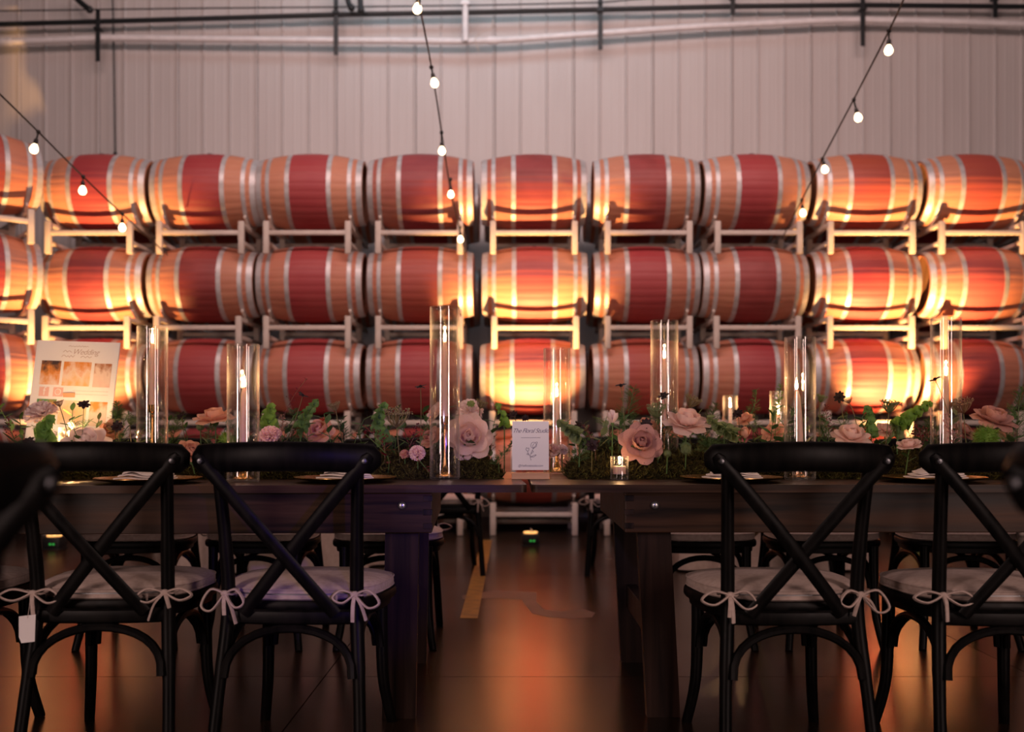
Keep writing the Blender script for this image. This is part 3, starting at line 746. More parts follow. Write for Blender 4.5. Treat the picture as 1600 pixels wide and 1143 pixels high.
# ---- round linen tables further back
def round_table(x, y, label):
    t = thing('round_table', label, 'table', (x, y, 0), 0, 'round linen tables')
    MB().lathe([(0.0, 0.70), (0.775, 0.70), (0.785, 0.715), (0.785, 0.735), (0.775, 0.742), (0.0, 0.742)], 40).build('table_top', M['palewood'], t)
    MB().lathe([(0.24, 0.0), (0.24, 0.03), (0.06, 0.06), (0.05, 0.4), (0.06, 0.66), (0.2, 0.70)], 16).build('pedestal', M['chair'], t)
    mb = MB(); seg = 96; rings = []
    for (r_, z, a) in ((0.02, 0.7455, 0), (0.4, 0.7455, 0), (0.76, 0.7455, 0), (0.792, 0.740, 0.0), (0.798, 0.715, 0.004), (0.803, 0.55, 0.020), (0.812, 0.3, 0.036), (0.825, 0.015, 0.05)):
        rings.append([((r_ + a * math.cos(16 * th + 0.6 * math.sin(3 * th))) * math.cos(th), (r_ + a * math.cos(16 * th + 0.6 * math.sin(3 * th))) * math.sin(th), z) for th in [2 * math.pi * k / seg for k in range(seg)]])
    n_ = seg; vs = [p for q in rings for p in q]
    fs = [(i * n_ + k, i * n_ + (k + 1) % n_, (i + 1) * n_ + (k + 1) % n_, (i + 1) * n_ + k) for i in range(len(rings) - 1) for k in range(n_)] + [tuple(range(n_))]
    mb.add(vs, fs); c = mb.build('tablecloth', M['linen']); c.location = (x, y, 0)
    tag(c, 'blush floor-length linen on ' + label.split(' ', 1)[0] + ' ' + label.split(' ', 1)[1], 'tablecloth', 'round tablecloths')
round_table(-1.62, 7.22, 'round banquet table behind the left farm table')
round_table(1.72, 7.22, 'round banquet table behind the right farm table')

# ================================================================== TABLEWARE
def charger(x, y, label, nlabel, ang, var):
    t = thing('charger_plate', label, 'plate', (x, y, TZ), 0, 'gold charger plates')
    MB().lathe([(0.0, 0.0005), (0.095, 0.0005), (0.105, 0.004), (0.160, 0.014), (0.168, 0.0165), (0.168, 0.0185), (0.158, 0.0165), (0.104, 0.0065), (0.09, 0.0045), (0.0, 0.0045)], 48).build('plate', M['gold'], t)
    MB().lathe([(0.096, 0.0), (0.106, 0.0028), (0.160, 0.0125), (0.166, 0.0150), (0.1, 0.0038)], 48).build('underside', M['plate_dark'], t)
    # napkin, folded and rolled at one end
    n_ = thing('napkin', nlabel, 'napkin', (x, y - 0.02, TZ + 0.0062), R(ang), 'folded white napkins'); rr = random.Random(var)
    L_, W_ = 0.185, 0.085; lay = 0
    for k in range(3):
        mb = MB(); nu, nv = 16, 6; vs = []; th = 0.0035
        off = 0.004 * k
        top = []
        for i in range(nu + 1):
            a = -1 + 2 * i / nu
            for j in range(nv + 1):
                b = -1 + 2 * j / nv
                hump = 0.020 * math.exp(-((a + 0.45) / 0.38) ** 2) * (1 - 0.55 * b * b) + 0.004 * math.sin(5 * a + 2 * b + var)
                hump = max(0.0, hump)
                z = 0.011 + k * 0.0062 * (1 - 0.15 * a) + hump * (0.35 + 0.33 * k)
                sh = 1 - 0.10 * k
                top.append(Vector((L_ / 2 * a * sh + off, W_ / 2 * b * (1 - 0.08 * k - 0.15 * max(0, a)), z)))
        vs = top + [p - Vector((0, 0, th)) for p in top]; q = (nu + 1) * (nv + 1)
        fs = []
        idx = lambda i, j: i * (nv + 1) + j
        for i in range(nu):
            for j in range(nv):
                fs.append((idx(i, j), idx(i + 1, j), idx(i + 1, j + 1), idx(i, j + 1))); fs.append((q + idx(i, j), q + idx(i, j + 1), q + idx(i + 1, j + 1), q + idx(i + 1, j)))
        for i in range(nu):
            fs.append((idx(i, 0), q + idx(i, 0), q + idx(i + 1, 0), idx(i + 1, 0))); fs.append((idx(i, nv), idx(i + 1, nv), q + idx(i + 1, nv), q + idx(i, nv)))
        for j in range(nv):
            fs.append((idx(0, j), idx(0, j + 1), q + idx(0, j + 1), q + idx(0, j))); fs.append((idx(nu, j), q + idx(nu, j), q + idx(nu, j + 1), idx(nu, j + 1)))
        mb.add(vs, fs); mb.build('fold', M['napkin'], n_)
charger(ux(232, 3.24), 3.24, 'gold charger plate in front of the tagged chair', 'folded white napkin on the plate before the tagged chair', 8, 1)
charger(ux(540, 3.30), 3.30, 'gold charger plate in front of the chair beside left table leg', 'folded white napkin with a humped end, beside the left table leg chair', 12, 2)
charger(ux(1142, 3.32), 3.32, 'gold charger plate before the chair beside the right table leg', 'folded white napkin on the plate beside the right table leg', 2, 3)
charger(ux(1458, 3.32), 3.32, 'gold charger plate at the far right place setting', 'folded white napkin at the far right place setting', -6, 4)

# ---- tall cylinders with tapers on candlesticks
cyl_cache = {}
def flame(parent, z, x=0, y=0, power=1.0, s=1.0):
    MB().tube([(x, y, z - 0.003), (x + 0.001, y, z + 0.008)], 0.0012, 6).build('wick', M['wick'], parent)
    MB().lathe([(0.0, 0.0), (0.0035, 0.003), (0.0058, 0.010), (0.0050, 0.020), (0.0028, 0.031), (0.0008, 0.040), (0.0, 0.043)], 12, Matrix.Translation((x, y, z + 0.003)) @ Matrix.Scale(s, 4)).build('flame', M['flame'], parent)
    l = bpy.data.lights.new('candle_light', 'POINT'); l.energy = power; l.color = (1.0, 0.55, 0.22); l.shadow_soft_size = 0.006
    o = bpy.data.objects.new('candle_light', l); col.objects.link(o); o.parent = parent; o.location = (x, y, z + 0.036 * s)
def hurricane(u, d, h, vflame, vcup, label, r=0.053, z0=TZ, lean=0.0, power=0.5, small=False):
    x = ux(u, d); zf = HC - (vflame - VH) * d / F + 0.0 - z0
    t = thing('hurricane_vase', 'clear glass cylinder ' + label, 'glass vase', (x, d, z0), 0, 'glass hurricane cylinders')
    mb = MB(); mb.lathe([(0.0, 0.001), (r - 0.004, 0.001), (r, 0.006), (r, h - 0.002), (r - 0.0012, h), (r - 0.003, h - 0.002), (r - 0.003, 0.010), (r - 0.008, 0.007), (0.0, 0.007)], 40)
    mb.build('glass_wall', M['glass'], t)
    zt = zf - 0.022
    s = thing('candlestick', ('short ' if small else 'slim ') + 'gold candlestick holding a taper ' + label, 'candlestick', (x, d, z0 + 0.008), 0, 'gold candlesticks')
    zc = max(0.09, HC - (vcup - VH) * d / F - z0 - 0.008)
    st = MB().lathe([(0.0, 0.0), (0.034, 0.0), (0.035, 0.003), (0.026, 0.008), (0.013, 0.022), (0.007, 0.045), (0.0045, 0.07), (0.0045, zc - 0.045), (0.008, zc - 0.042), (0.0045, zc - 0.038), (0.0055, zc - 0.03), (0.013, zc - 0.024), (0.0155, zc), (0.0125, zc), (0.0120, zc - 0.012), (0.0, zc - 0.012)], 20)
    st.build('stand', M['gold'], s)
    c = thing('taper_candle', 'lit blush taper candle inside the cylinder ' + label, 'candle', (x, d, z0 + 0.008 + zc - 0.0115), 0, 'taper candles')
    hh = zt - 0.008 - zc + 0.0115
    mb = MB(); npt = 10
    mb.tube([(lean * (i / npt) ** 2, 0, hh * i / npt) for i in range(npt + 1)], [0.0118 - 0.0015 * i / npt for i in range(npt)] + [0.0065], 16)
    mb.build('wax', M['wax'], c); flame(c, hh, lean, 0, power)
hurricane(238, 3.53, 0.54, 527, 632, 'beside the sign at far left')
hurricane(380, 3.32, 0.458, 596, 700, 'second from left, above the pale carnation', lean=0.004)
hurricane(695, 3.50, 0.605, 525, 650, 'nearest to the table gap, tallest of all')
hurricane(870, 3.92, 0.495, 612, 700, 'just behind the white card')
hurricane(1038, 3.84, 0.595, 552, 660, 'with black cosmos in front, right of the card')
hurricane(1250, 3.45, 0.494, 600, 700, 'above the third chair, near the pine sprig', lean=-0.012)
hurricane(1478, 3.58, 0.575, 578, 700, 'at far right beside the dried lace flower')
hurricane(1141, 6.85, 0.43, 632, 690, 'small and blurred on the round table behind', 0.05, 0.747, power=1.5, small=True)

def votive(x, y, label, lit, s=1.0, z=TZ, power=0.16):
    t = thing('votive_glass', label, 'votive', (x, y, z), 0, 'ribbed votive glasses')
    mb = MB(); seg = 48; r = 0.032 * s; h = 0.082 * s; prof = [(0.0, 0.001), (r * 0.92, 0.001), (r * 0.96, 0.004), (r, h - 0.002), (r * 0.98, h), (r * 0.90, h - 0.001), (r * 0.87, 0.020), (0.0, 0.016)]
    vs = []; n_ = len(prof)
    for i, (q, zz) in enumerate(prof):
        for k in range(seg):
            rib = 1 - (0.05 if (k % 3 == 0 and 2 <= i <= 3) else 0); th = 2 * math.pi * k / seg
            vs.append((q * rib * math.cos(th), q * rib * math.sin(th), zz))
    mb.add(vs, [(i * seg + k, i * seg + (k + 1) % seg, (i + 1) * seg + (k + 1) % seg, (i + 1) * seg + k) for i in range(n_ - 1) for k in range(seg)])
    mb.build('glass', M['ribglass'], t, True, 20)
    if lit:
        c = thing('tealight', 'lit tealight in ' + label, 'candle', (x, y, z + 0.0205), 0, 'tealights')
        MB().lathe([(0.0, 0.0), (0.022 * s, 0.0), (0.0225 * s, 0.002), (0.0225 * s, 0.026 * s), (0.019 * s, 0.028 * s), (0.0, 0.026 * s)], 20).build('wax', M['wax'], c)
        flame(c, 0.030 * s, 0, 0, power, 0.7)
votive(ux(968, 3.46), 3.46, 'lit ribbed glass votive right of the white card', True)
votive(ux(88, 3.42), 3.34, 'lit ribbed glass votive behind the tagged chair rail', True)
votive(ux(385, 3.40), 3.40, 'unlit ribbed glass under the second chair rail', False, 0.78)
votive(ux(1250, 3.40), 3.40, 'unlit ribbed glass seen below the third chair rail', False, 0.78)
votive(ux(826, 4.0), 3.90, 'small glass votive hidden behind the white card', True, 0.9)
hurricane(1216, 3.98, 0.33, 640, 690, 'small and narrow behind the pine sprig', 0.034, power=0.8, small=True)
votive(ux(108, 3.78), 3.78, 'bright votive lighting the large sign from below', True, 1.2, TZ + 0.085, 6.5)

# ---- writing helper
def text_mesh(body, size, mat, shear=0.0, spacing=1.0):
    cu = bpy.data.curves.new('lettering', 'FONT'); cu.body = body; cu.size = size; cu.shear = shear; cu.align_x = 'CENTER'; cu.align_y = 'CENTER'; cu.space_character = spacing
    cu.extrude = 0.0003; cu.offset = -size * 0.008
    ob = bpy.data.objects.new('tmp', cu); col.objects.link(ob)
    dg = bpy.context.evaluated_depsgraph_get(); me = bpy.data.meshes.new_from_object(ob.evaluated_get(dg))
    bpy.data.objects.remove(ob); me.materials.clear(); me.materials.append(M[mat]); return me
def text(body, size, mat, parent, loc, shear=0.0, spacing=1.0, name='lettering'):
    o = link(name, text_mesh(body, size, mat, shear, spacing), parent); o.location = loc; o.rotation_euler = (R(90), 0, 0); return o
def squiggle(parent, mat, x0, x1, z, y, amp, wl, seed, r=0.0008):
    rr = random.Random(seed); pts = []; x = x0; k = 0
    while x < x1:
        pts.append((x, y, z + (amp if k % 2 else -amp * 0.4) * rr.uniform(0.5, 1.2))); x += wl * rr.uniform(0.35, 0.7); k += 1
    MB().tube(spline(pts, 4), r, 5).build('handwriting', M[mat], parent)

# ---- small white card in a wooden foot
t = thing('studio_card', 'white card with a line-drawn flower in a pale wooden stand', 'card', (ux(829, 3.50), 3.50, TZ))
MB().box((0, 0.005, 0.0115), (0.133, 0.030, 0.023), bev=0.002).build('stand', M['palewood'], t, smooth=False)
c = MB().box((0, 0, 0.118), (0.129, 0.003, 0.172), bev=0.0006).build('card', M['card'], t, smooth=False); c.location = (0, 0.004, 0)
FY = 0.0018
text('The Floral Studio', 0.0215, 'ink', c, (0.0, -FY, 0.170), 0.45, 0.88)
text('FLOWERS FOR EVENTS', 0.0052, 'ink', c, (0.0, -FY, 0.1455), 0.0, 1.2) if False else squiggle(c, 'ink', -0.034, 0.036, 0.1455, -FY, 0.0012, 0.004, 3, 0.0005)
text('@thefloralstudio.com', 0.0105, 'ink', c, (0.0, -FY, 0.0475), 0.25, 0.95)
mb = MB()
fx = lambda x, z: (x, -FY, z)
for pts in ([(0.002, 0.066), (-0.001, 0.080), (0.003, 0.094), (0.010, 0.108)], [(-0.001, 0.080), (-0.008, 0.090), (-0.010, 0.098)], [(0.0, 0.078), (0.010, 0.083), (0.020, 0.086), (0.012, 0.079), (0.0, 0.078)],
            [(0.010, 0.108), (0.002, 0.114), (0.003, 0.126), (0.010, 0.130), (0.018, 0.126), (0.021, 0.116), (0.010, 0.108)], [(0.010, 0.108), (0.008, 0.118), (0.013, 0.126)], [(0.010, 0.108), (0.022, 0.124), (0.023, 0.131), (0.016, 0.129)],
            [(-0.010, 0.098), (-0.016, 0.104), (-0.014, 0.111), (-0.010, 0.108), (-0.006, 0.110), (-0.006, 0.102), (-0.010, 0.098)], [(0.002, 0.09), (0.006, 0.100), (0.010, 0.096), (0.002, 0.09)], [(-0.005, 0.086), (-0.013, 0.087), (-0.009, 0.092), (-0.005, 0.086)]):
    mb.tube(spline([fx(x, z) for x, z in pts], 5), 0.00065, 5)
mb.build('flower_drawing', M['ink'], c, label='thin line drawing of a flower')

# ---- large sign board leaning back at the left
SD = 3.98; pc = at(98, 700, SD)
sg = thing('sign_board', 'large white sign with printed photographs standing on the left table', 'sign', (pc.x, SD, TZ), R(-6))
tilt = R(-9)
bd = MB().box((0, 0, 0.271), (0.356, 0.006, 0.542), bev=0.001).build('board', M['card'], sg, smooth=False); bd.rotation_euler = (tilt, R(2.2), 0); bd.location = (0, 0, 0.0)
SW, SH, SY = 0.356, 0.542, -0.0034
def sloc(px, py):   # fractions of the board from the upper left corner
    return (-SW / 2 + px * SW, SY, SH * (1 - py * 0.735))
squiggle(bd, 'paleink', sloc(.39, 0)[0], sloc(.64, 0)[0], sloc(0, .055)[2], SY, 0.003, 0.012, 11)
squiggle(bd, 'paleink', sloc(.33, 0)[0], sloc(.46, 0)[0], sloc(0, .112)[2], SY, 0.006, 0.018, 12, 0.001)
text('Wedding', 0.032, 'paleink', bd, sloc(.60, .112), 0.4, 0.95)
squiggle(bd, 'paleink', sloc(.32, 0)[0], sloc(.48, 0)[0], sloc(0, .162)[2], SY, 0.006, 0.016, 13, 0.001)
squiggle(bd, 'paleink', sloc(.55, 0)[0], sloc(.70, 0)[0], sloc(0, .165)[2], SY, 0.005, 0.016, 14, 0.001)
def photo(px0, py0, px1, py1, seed, cols):
    a = sloc(px0, py0); b = sloc(px1, py1)
    o = MB().box((0, 0, 0), (b[0] - a[0], 0.0012, a[2] - b[2])).build('photo_print', photo_mat('photo_print_%d' % seed, seed, cols), bd, smooth=False, label='small warm-toned printed photograph')
    o.location = ((a[0] + b[0]) / 2, SY, (a[2] + b[2]) / 2)
AM = (0.75, 0.28, 0.05); DK = (0.05, 0.03, 0.03); CRM = (0.85, 0.68, 0.58); GR = (0.42, 0.40, 0.42)
photo(.09, .21, .325, .46, 1, (DK, AM, CRM)); photo(.36, .215, .69, .465, 2, (AM, CRM, (0.8, 0.5, 0.2))); photo(.73, .225, .935, .47, 3, ((0.45, 0.16, 0.05), CRM, (0.8, 0.55, 0.5)))
photo(.09, .61, .325, .86, 4, ((0.1, 0.3, 0.12), AM, CRM)); photo(.36, .615, .69, .865, 5, (CRM, (0.85, 0.6, 0.3), CRM)); photo(.73, .62, .935, .87, 6, (AM, CRM, CRM))
for k, px in enumerate((.10, .27)):
    a = sloc(px, .485); o = MB().box((0, 0, 0), (0.042, 0.0012, 0.038), bev=0.0004).build('icon', M['icon'], bd, smooth=False, label='faded pink icon'); o.location = (a[0] + 0.021, SY, a[2] - 0.019)
    if k == 0: text('f', 0.05, 'card', o, (0.002, -0.0012, 0.0))
    else:
        MB().tube([(0.012 * math.cos(q), -0.001, 0.012 * math.sin(q)) for q in [2 * math.pi * i / 20 for i in range(21)]], 0.0016, 5).build('ring', M['card'], o)
for k in range(2):
    squiggle(bd, 'paleink', sloc(.50, 0)[0], sloc(.93, 0)[0], sloc(0, .515 + .035 * k)[2], SY, 0.0012, 0.006, 20 + k, 0.0005)
MB().box((0, 0.085, 0.16), (0.05, 0.006, 0.34), Matrix.Rotation(R(14), 3, 'X')).build('easel_strut', M['palewood'], sg, smooth=False)

# ================================================================== STRING LIGHTS
def strand(label, wire, bulbs):
    """wire: (u,v,d) points; bulbs: (u_wire,v_wire,u,v,d)"""
    base = at(*wire[0]); t = thing('string_lights', label, 'string lights', base, 0, 'bare-bulb strings')
    MB().tube([p - base for p in spline([at(*q) for q in wire], 5)], 0.0055, 6).build('wire', M['black_plastic'], t)
    for (uw, vw, u, v, d) in bulbs:
        a = at(uw, vw, d) - base; c = at(u, v, d) - base
        s = 0.026
        dirv = (a - c).normalized(); q = dirv.to_track_quat('Z', 'Y').to_matrix().to_4x4(); T = Matrix.Translation(c) @ q
        dd = (a - c).length
        MB().tube([a, c + dirv * (s * 2.3)], 0.006, 6).build('drop_cord', M['black_plastic'], t)
        sk = MB().lathe([(0.0, s * 2.5), (s * .35, s * 2.5), (s * .5, s * 2.2), (s * .52, s * 1.25), (s * .42, s * 1.2)], 12, T).build('socket', M['black_plastic'], t)
        MB().sphere(a, 0.014, 8, 6).build('splice', M['black_plastic'], t)
        b = MB().lathe([(0.0, -s * 1.02), (s * .45, -s * .93), (s * .8, -s * .62), (s * .96, -s * .15), (s * .9, s * .3), (s * .68, s * .8), (s * .45, s * 1.1), (s * .40, s * 1.25)], 16, T).build('bulb', M['bulbglass'], t)
strand('string of bulbs slanting down at the left edge', [(-40, 108, 5.3), (60, 206, 6.0), (129, 275, 6.6), (190, 333, 7.2), (262, 398, 8.75)], [(60, 206, 53, 233, 6.0), (130, 276, 129, 298, 6.6), (191, 334, 191, 356, 7.2)])
strand('string of bulbs hanging down near the centre', [(648, -40, 5.0), (656, 10, 5.5), (674, 104, 6.3), (690, 206, 7.0), (703, 290, 7.7), (719, 362, 8.5), (728, 405, 8.8)], [(655, -8, 652, 14, 5.5), (674, 105, 679, 130, 6.3), (690, 207, 690.5, 236, 7.0), (704, 280, 704.5, 304, 7.7), (719, 355, 719.5, 374, 8.5)])
strand('string of bulbs slanting down at the right', [(1425, -30, 5.2), (1389, 48, 5.8), (1334, 155, 6.6), (1284, 250, 7.3), (1253, 312, 7.9), (1222, 372, 8.8)], [(1389, 48, 1388.5, 79, 5.8), (1334, 156, 1341, 184, 6.6), (1285, 248, 1289, 265, 7.3), (1253, 312, 1254.5, 333, 7.9)])

# ================================================================== FLOWERS AND MOSS
M['moss'] = noise_mat('forest_moss', (0.030, 0.026, 0.007), (0.120, 0.10, 0.026), (40, 40, 40), 4, 0.9, island=0.45, spec=0.15)
M['mossbed'] = noise_mat('moss_bed', (0.012, 0.010, 0.004), (0.045, 0.036, 0.010), (60, 60, 60), 5, 0.95, bump=0.6, spec=0.1)
M['leaf'] = leaf_mat('dark_green_leaf', (0.045, 0.10, 0.032), (0.10, 0.19, 0.06), 0.25)
M['fern'] = leaf_mat('fern_green', (0.07, 0.14, 0.04), (0.14, 0.23, 0.08), 0.3)
M['lime'] = leaf_mat('lime_green', (0.16, 0.33, 0.04), (0.30, 0.48, 0.09), 0.4, 0.2)
M['bell'] = leaf_mat('bell_green', (0.14, 0.30, 0.07), (0.26, 0.44, 0.14), 0.4, 0.15)
M['palebell'] = leaf_mat('pale_sage_green', (0.20, 0.27, 0.11), (0.33, 0.40, 0.20), 0.4, 0.15)
M['lace'] = leaf_mat('dried_lace', (0.25, 0.20, 0.09), (0.40, 0.33, 0.18), 0.3, 0.2)
M['brownlace'] = leaf_mat('brown_lace', (0.26, 0.14, 0.08), (0.42, 0.25, 0.16), 0.3, 0.2)
M['choc'] = leaf_mat('chocolate_petal', (0.012, 0.004, 0.006), (0.026, 0.008, 0.010), 0.1, 0.1)
M['blush'] = leaf_mat('blush_petal', (0.88, 0.60, 0.55), (0.95, 0.74, 0.68), 0.35, 0.06)
M['white'] = leaf_mat('white_pink_petal', (0.88, 0.70, 0.68), (0.95, 0.82, 0.80), 0.35, 0.06)
M['peach'] = leaf_mat('peach_petal', (0.82, 0.42, 0.30), (0.90, 0.54, 0.42), 0.35, 0.06)
M['mauve'] = leaf_mat('dusty_mauve_petal', (0.55, 0.27, 0.24), (0.70, 0.38, 0.33), 0.3, 0.08)
M['dusty'] = leaf_mat('dusty_peach_petal', (0.62, 0.28, 0.19), (0.74, 0.40, 0.30), 0.3, 0.08)
M['burgundy'] = leaf_mat('burgundy_petal', (0.13, 0.012, 0.022), (0.22, 0.025, 0.035), 0.2, 0.15)
M['redball'] = leaf_mat('red_petal', (0.45, 0.02, 0.03), (0.60, 0.05, 0.05), 0.2, 0.1)

def petal_mb(bulge, curl, wrap, tip=0.0, nu=6, nv=7):
    mb = MB(); vs = []
    for j in range(nv + 1):
        v = j / nv; wv = math.sin(math.pi * (0.10 + 0.70 * v)) ** 0.75
        for i in range(nu + 1):
            u = -1 + 2 * i / nu
            x = 0.5 * u * wv; y = bulge * math.sin(math.pi * v * 0.75) + curl * v ** 3.5 - wrap * u * u * (0.4 + 0.6 * v) + 0.02 * math.sin(9 * u + 3 * v) * v
            z = v * (1 - 0.10 * u * u + tip * (1 - abs(u)) * v)
            vs.append((x, y, z))
    mb.add(vs, [(j * (nu + 1) + i, j * (nu + 1) + i + 1, (j + 1) * (nu + 1) + i + 1, (j + 1) * (nu + 1) + i) for j in range(nv) for i in range(nu)])
    return mb
_pm = {}
PSH = {'tight': (0.22, -0.20, 0.34, 0), 'mid': (0.30, 0.02, 0.22, 0), 'open': (0.22, 0.34, 0.10, 0.06), 'flat': (0.10, 0.42, 0.04, 0.10)}
def petal(kind, mat):
    if (kind, mat) not in _pm: _pm[kind, mat] = petal_mb(*PSH[kind]).mesh('petal', M[mat], True, 80)
    return _pm[kind, mat]
def leafm(mat, w_=0.5, key=None):
    k = ('leaf', mat, w_)
    if k not in _pm:
        mb = MB(); vs = []; nv = 7
        for j in range(nv + 1):
            v = j / nv; wd = w_ * 0.5 * math.sin(math.pi * (0.04 + 0.95 * v)) ** 0.8
            for u in (-1, 0, 1): vs.append((u * wd, -0.10 * abs(u) * 0 + 0.18 * v * v - (0.0 if u else 0.04), v))
        mb.add(vs, [(j * 3 + i, j * 3 + i + 1, (j + 1) * 3 + i + 1, (j + 1) * 3 + i) for j in range(nv) for i in range(2)])
        _pm[k] = mb.mesh('leaf', M[mat], True, 80)
    return _pm[k]
def align(d):
    return Vector(d).normalized().to_track_quat('Z', 'Y').to_matrix().to_4x4()
def root(name, label, cat, u, v, d, group, du=0.0, dd=0.0):
    """empty where the stem enters the moss; returns it and the head position relative to it"""
    h = at(u, v, d); b = Vector((h.x + du, d + dd, TZ + 0.02)); t = thing(name, label, cat, b, 0, group)
    return t, h - b
def stem(t, h, mat='greenstem', r=0.0016, bend=(0, 0, 0)):
    mid = h * 0.55 + Vector(bend)
    MB().tube(arc_pts((0, 0, 0), mid, h, 8), r, 6).build('stem', M[mat], t)
def rose(label, u, v, d, wpx, dirv, mat, seed, openness=1.0, bud=False, du=0.0, dd=0.03):
    t, h = root('rose', label, 'rose', u, v, d, 'roses in the table garland', du, dd)
    Rr = wpx * d / F / 2 * 0.88; rr = random.Random(seed); A = Matrix.Translation(h) @ align(dirv) @ Matrix.Rotation(rr.uniform(0, 6), 4, 'Z')
    if bud: layers = [('tight', 3, 0.03, 2, 1.7, 0.80), ('tight', 3, 0.10, 8, 1.75, 1.0), ('mid', 3, 0.16, 16, 1.6, 1.0)]
    else: layers = [('tight', 3, 0.02, 0, 0.72, 0.45), ('tight', 4, 0.09, 6, 0.80, 0.62), ('mid', 5, 0.15, 20 * openness, 0.92, 0.85), ('open', 5, 0.19, 40 * openness, 1.0, 1.0), ('flat', 6, 0.20, 62 * openness, 1.04, 1.1)]
    zb = -0.45 * Rr
    for kind, n_, dist, tl, hh, ww in layers:
        ph0 = rr.uniform(0, 6)
        for k in range(n_):
            ph = ph0 + 2 * math.pi * k / n_ + rr.uniform(-0.15, 0.15)
            m_ = A @ Matrix.Translation((0, 0, zb)) @ Matrix.Rotation(ph, 4, 'Z') @ Matrix.Translation((0, dist * Rr, 0)) @ Matrix.Rotation(-R(tl + rr.uniform(-6, 6)), 4, 'X') @ Matrix.Diagonal((Rr * ww * 1.15, Rr * ww, Rr * hh * rr.uniform(0.93, 1.05), 1))
            o = link('petal', petal(kind, mat), t); o.matrix_local = m_
    c = Vector((A @ Matrix.Translation((0, 0, zb * 1.15))).translation)
    MB().sphere(c, Rr * 0.24, 10, 6).build('calyx', M['greenstem'], t)
    stem(t, c, 'greenstem', 0.0022)
    for k in range(2):
        o = link('leaf', leafm('leaf', 0.6), t); o.location = c * (0.45 + 0.2 * k); sc = Rr * 1.1; o.scale = (sc, sc, sc); o.rotation_euler = (R(-50), 0, rr.uniform(0, 6.28))
    return t
def ruffle(label, u, v, d, wpx, dirv, mat, seed, name='carnation', n_=70, centre=None, flat=0.6, group='carnations in the garland', dd=0.03):
    t, h = root(name, label, 'flower', u, v, d, group, 0, dd); Rr = wpx * d / F / 2; rr = random.Random(seed); A = Matrix.Translation(h) @ align(dirv); mb = MB()
    for k in range(n_):
        ph = k * 2.399; q = math.sqrt((k + 0.5) / n_); tl = q * R(88) * 1.05; L_ = Rr * (0.75 + 0.25 * q); wd = Rr * 0.30
        m_ = A @ Matrix.Translation((0, 0, -0.35 * Rr)) @ Matrix.Rotation(ph, 4, 'Z') @ Matrix.Rotation(-tl, 4, 'X') @ Matrix.Rotation(rr.uniform(-0.6, 0.6), 4, 'Z')
        vs = []
        for (x, z) in ((-0.12, 0.1), (0.12, 0.1), (-0.8, 0.8), (-0.25, 0.86), (0.3, 0.82), (0.8, 0.84), (-0.7, 1.0), (-0.2, 1.06), (0.25, 0.98), (0.75, 1.04)):
            vs.append(m_ @ Vector((x * wd, rr.uniform(-0.10, 0.10) * Rr, z * L_)))
        mb.add(vs, [(0, 1, 4, 3), (0, 3, 2), (1, 5, 4), (2, 3, 7, 6), (3, 4, 8, 7), (4, 5, 9, 8)])
    mb.build('bloom', M[mat], t, False)
    if centre:
        cm = MB(); 
        for k in range(26):
            ph = k * 2.399; q = math.sqrt(k / 26) * Rr * 0.30; p = (A @ Vector((q * math.cos(ph), q * math.sin(ph), Rr * 0.62))); cm.sphere(p, Rr * 0.06, 5, 3)
        cm.build('centre', M[centre], t)
    c = Vector((A @ Matrix.Translation((0, 0, -0.42 * Rr))).translation); MB().sphere(c, Rr * 0.22, 8, 5).build('calyx', M['greenstem'], t); stem(t, c, 'greenstem', 0.002)
    return t
def cosmos(label, u, v, d, wpx, dirv, seed, bend=(0.01, 0, 0), stemmat='stem', du=0.0):
    t, h = root('black_cosmos', label, 'flower', u, v, d, 'black cosmos in the garland', du, 0.02); Rr = wpx * d / F / 2; A = Matrix.Translation(h) @ align(dirv); rr = random.Random(seed)
    for k in range(8):
        m_ = A @ Matrix.Rotation(2 * math.pi * k / 8, 4, 'Z') @ Matrix.Rotation(-R(70 + rr.uniform(-16, 16)), 4, 'X') @ Matrix.Diagonal((Rr * 0.62, Rr * 0.5, Rr, 1))
        o = link('petal', petal('flat', 'choc'), t); o.matrix_local = m_
    MB().sphere(h + align(dirv).to_3x3() @ Vector((0, 0, Rr * 0.1)), Rr * 0.28, 8, 5).build('centre', M['choc'], t)
    stem(t, h, stemmat, 0.0013, bend)
def lace(label, u, v, d, wpx, dirv, seed, mat='lace', closed=0.5, bend=(0, 0, 0), du=0.0):
    t, h = root('lace_flower', label, 'flower', u, v, d, 'dried lace flowers in the garland', du, 0.02); Rr = wpx * d / F / 2; rr = random.Random(seed); A = Matrix.Translation(h) @ align(dirv); mb = MB(); fl_ = MB()
    base = Vector((0, 0, -Rr * 0.75))
    for k in range(34):
        ph = k * 2.399; q = math.sqrt((k + 0.5) / 34); e = Vector((math.cos(ph) * q * Rr, math.sin(ph) * q * Rr, Rr * (0.25 + 0.25 * q * q)))
        mid = base * 0.3 + Vector((e.x * (1.25 - 0.4 * closed) * 0.7, e.y * (1.25 - 0.4 * closed) * 0.7, -Rr * 0.15))
        mb.tube([A @ p for p in arc_pts(base, mid, e, 4)], Rr * 0.028, 4)
        for j in range(7):
            pp_ = e + Vector((rr.uniform(-1, 1), rr.uniform(-1, 1), rr.uniform(-0.3, 0.7))) * Rr * 0.13
            fl_.sphere(A @ pp_, Rr * rr.uniform(0.035, 0.065), 5, 3)
    mb.build('umbel_rays', M[mat], t, False); fl_.build('florets', M[mat], t, False)
    stem(t, A @ base, 'stem', 0.0015, bend)
_pm['bellcup'] = {}
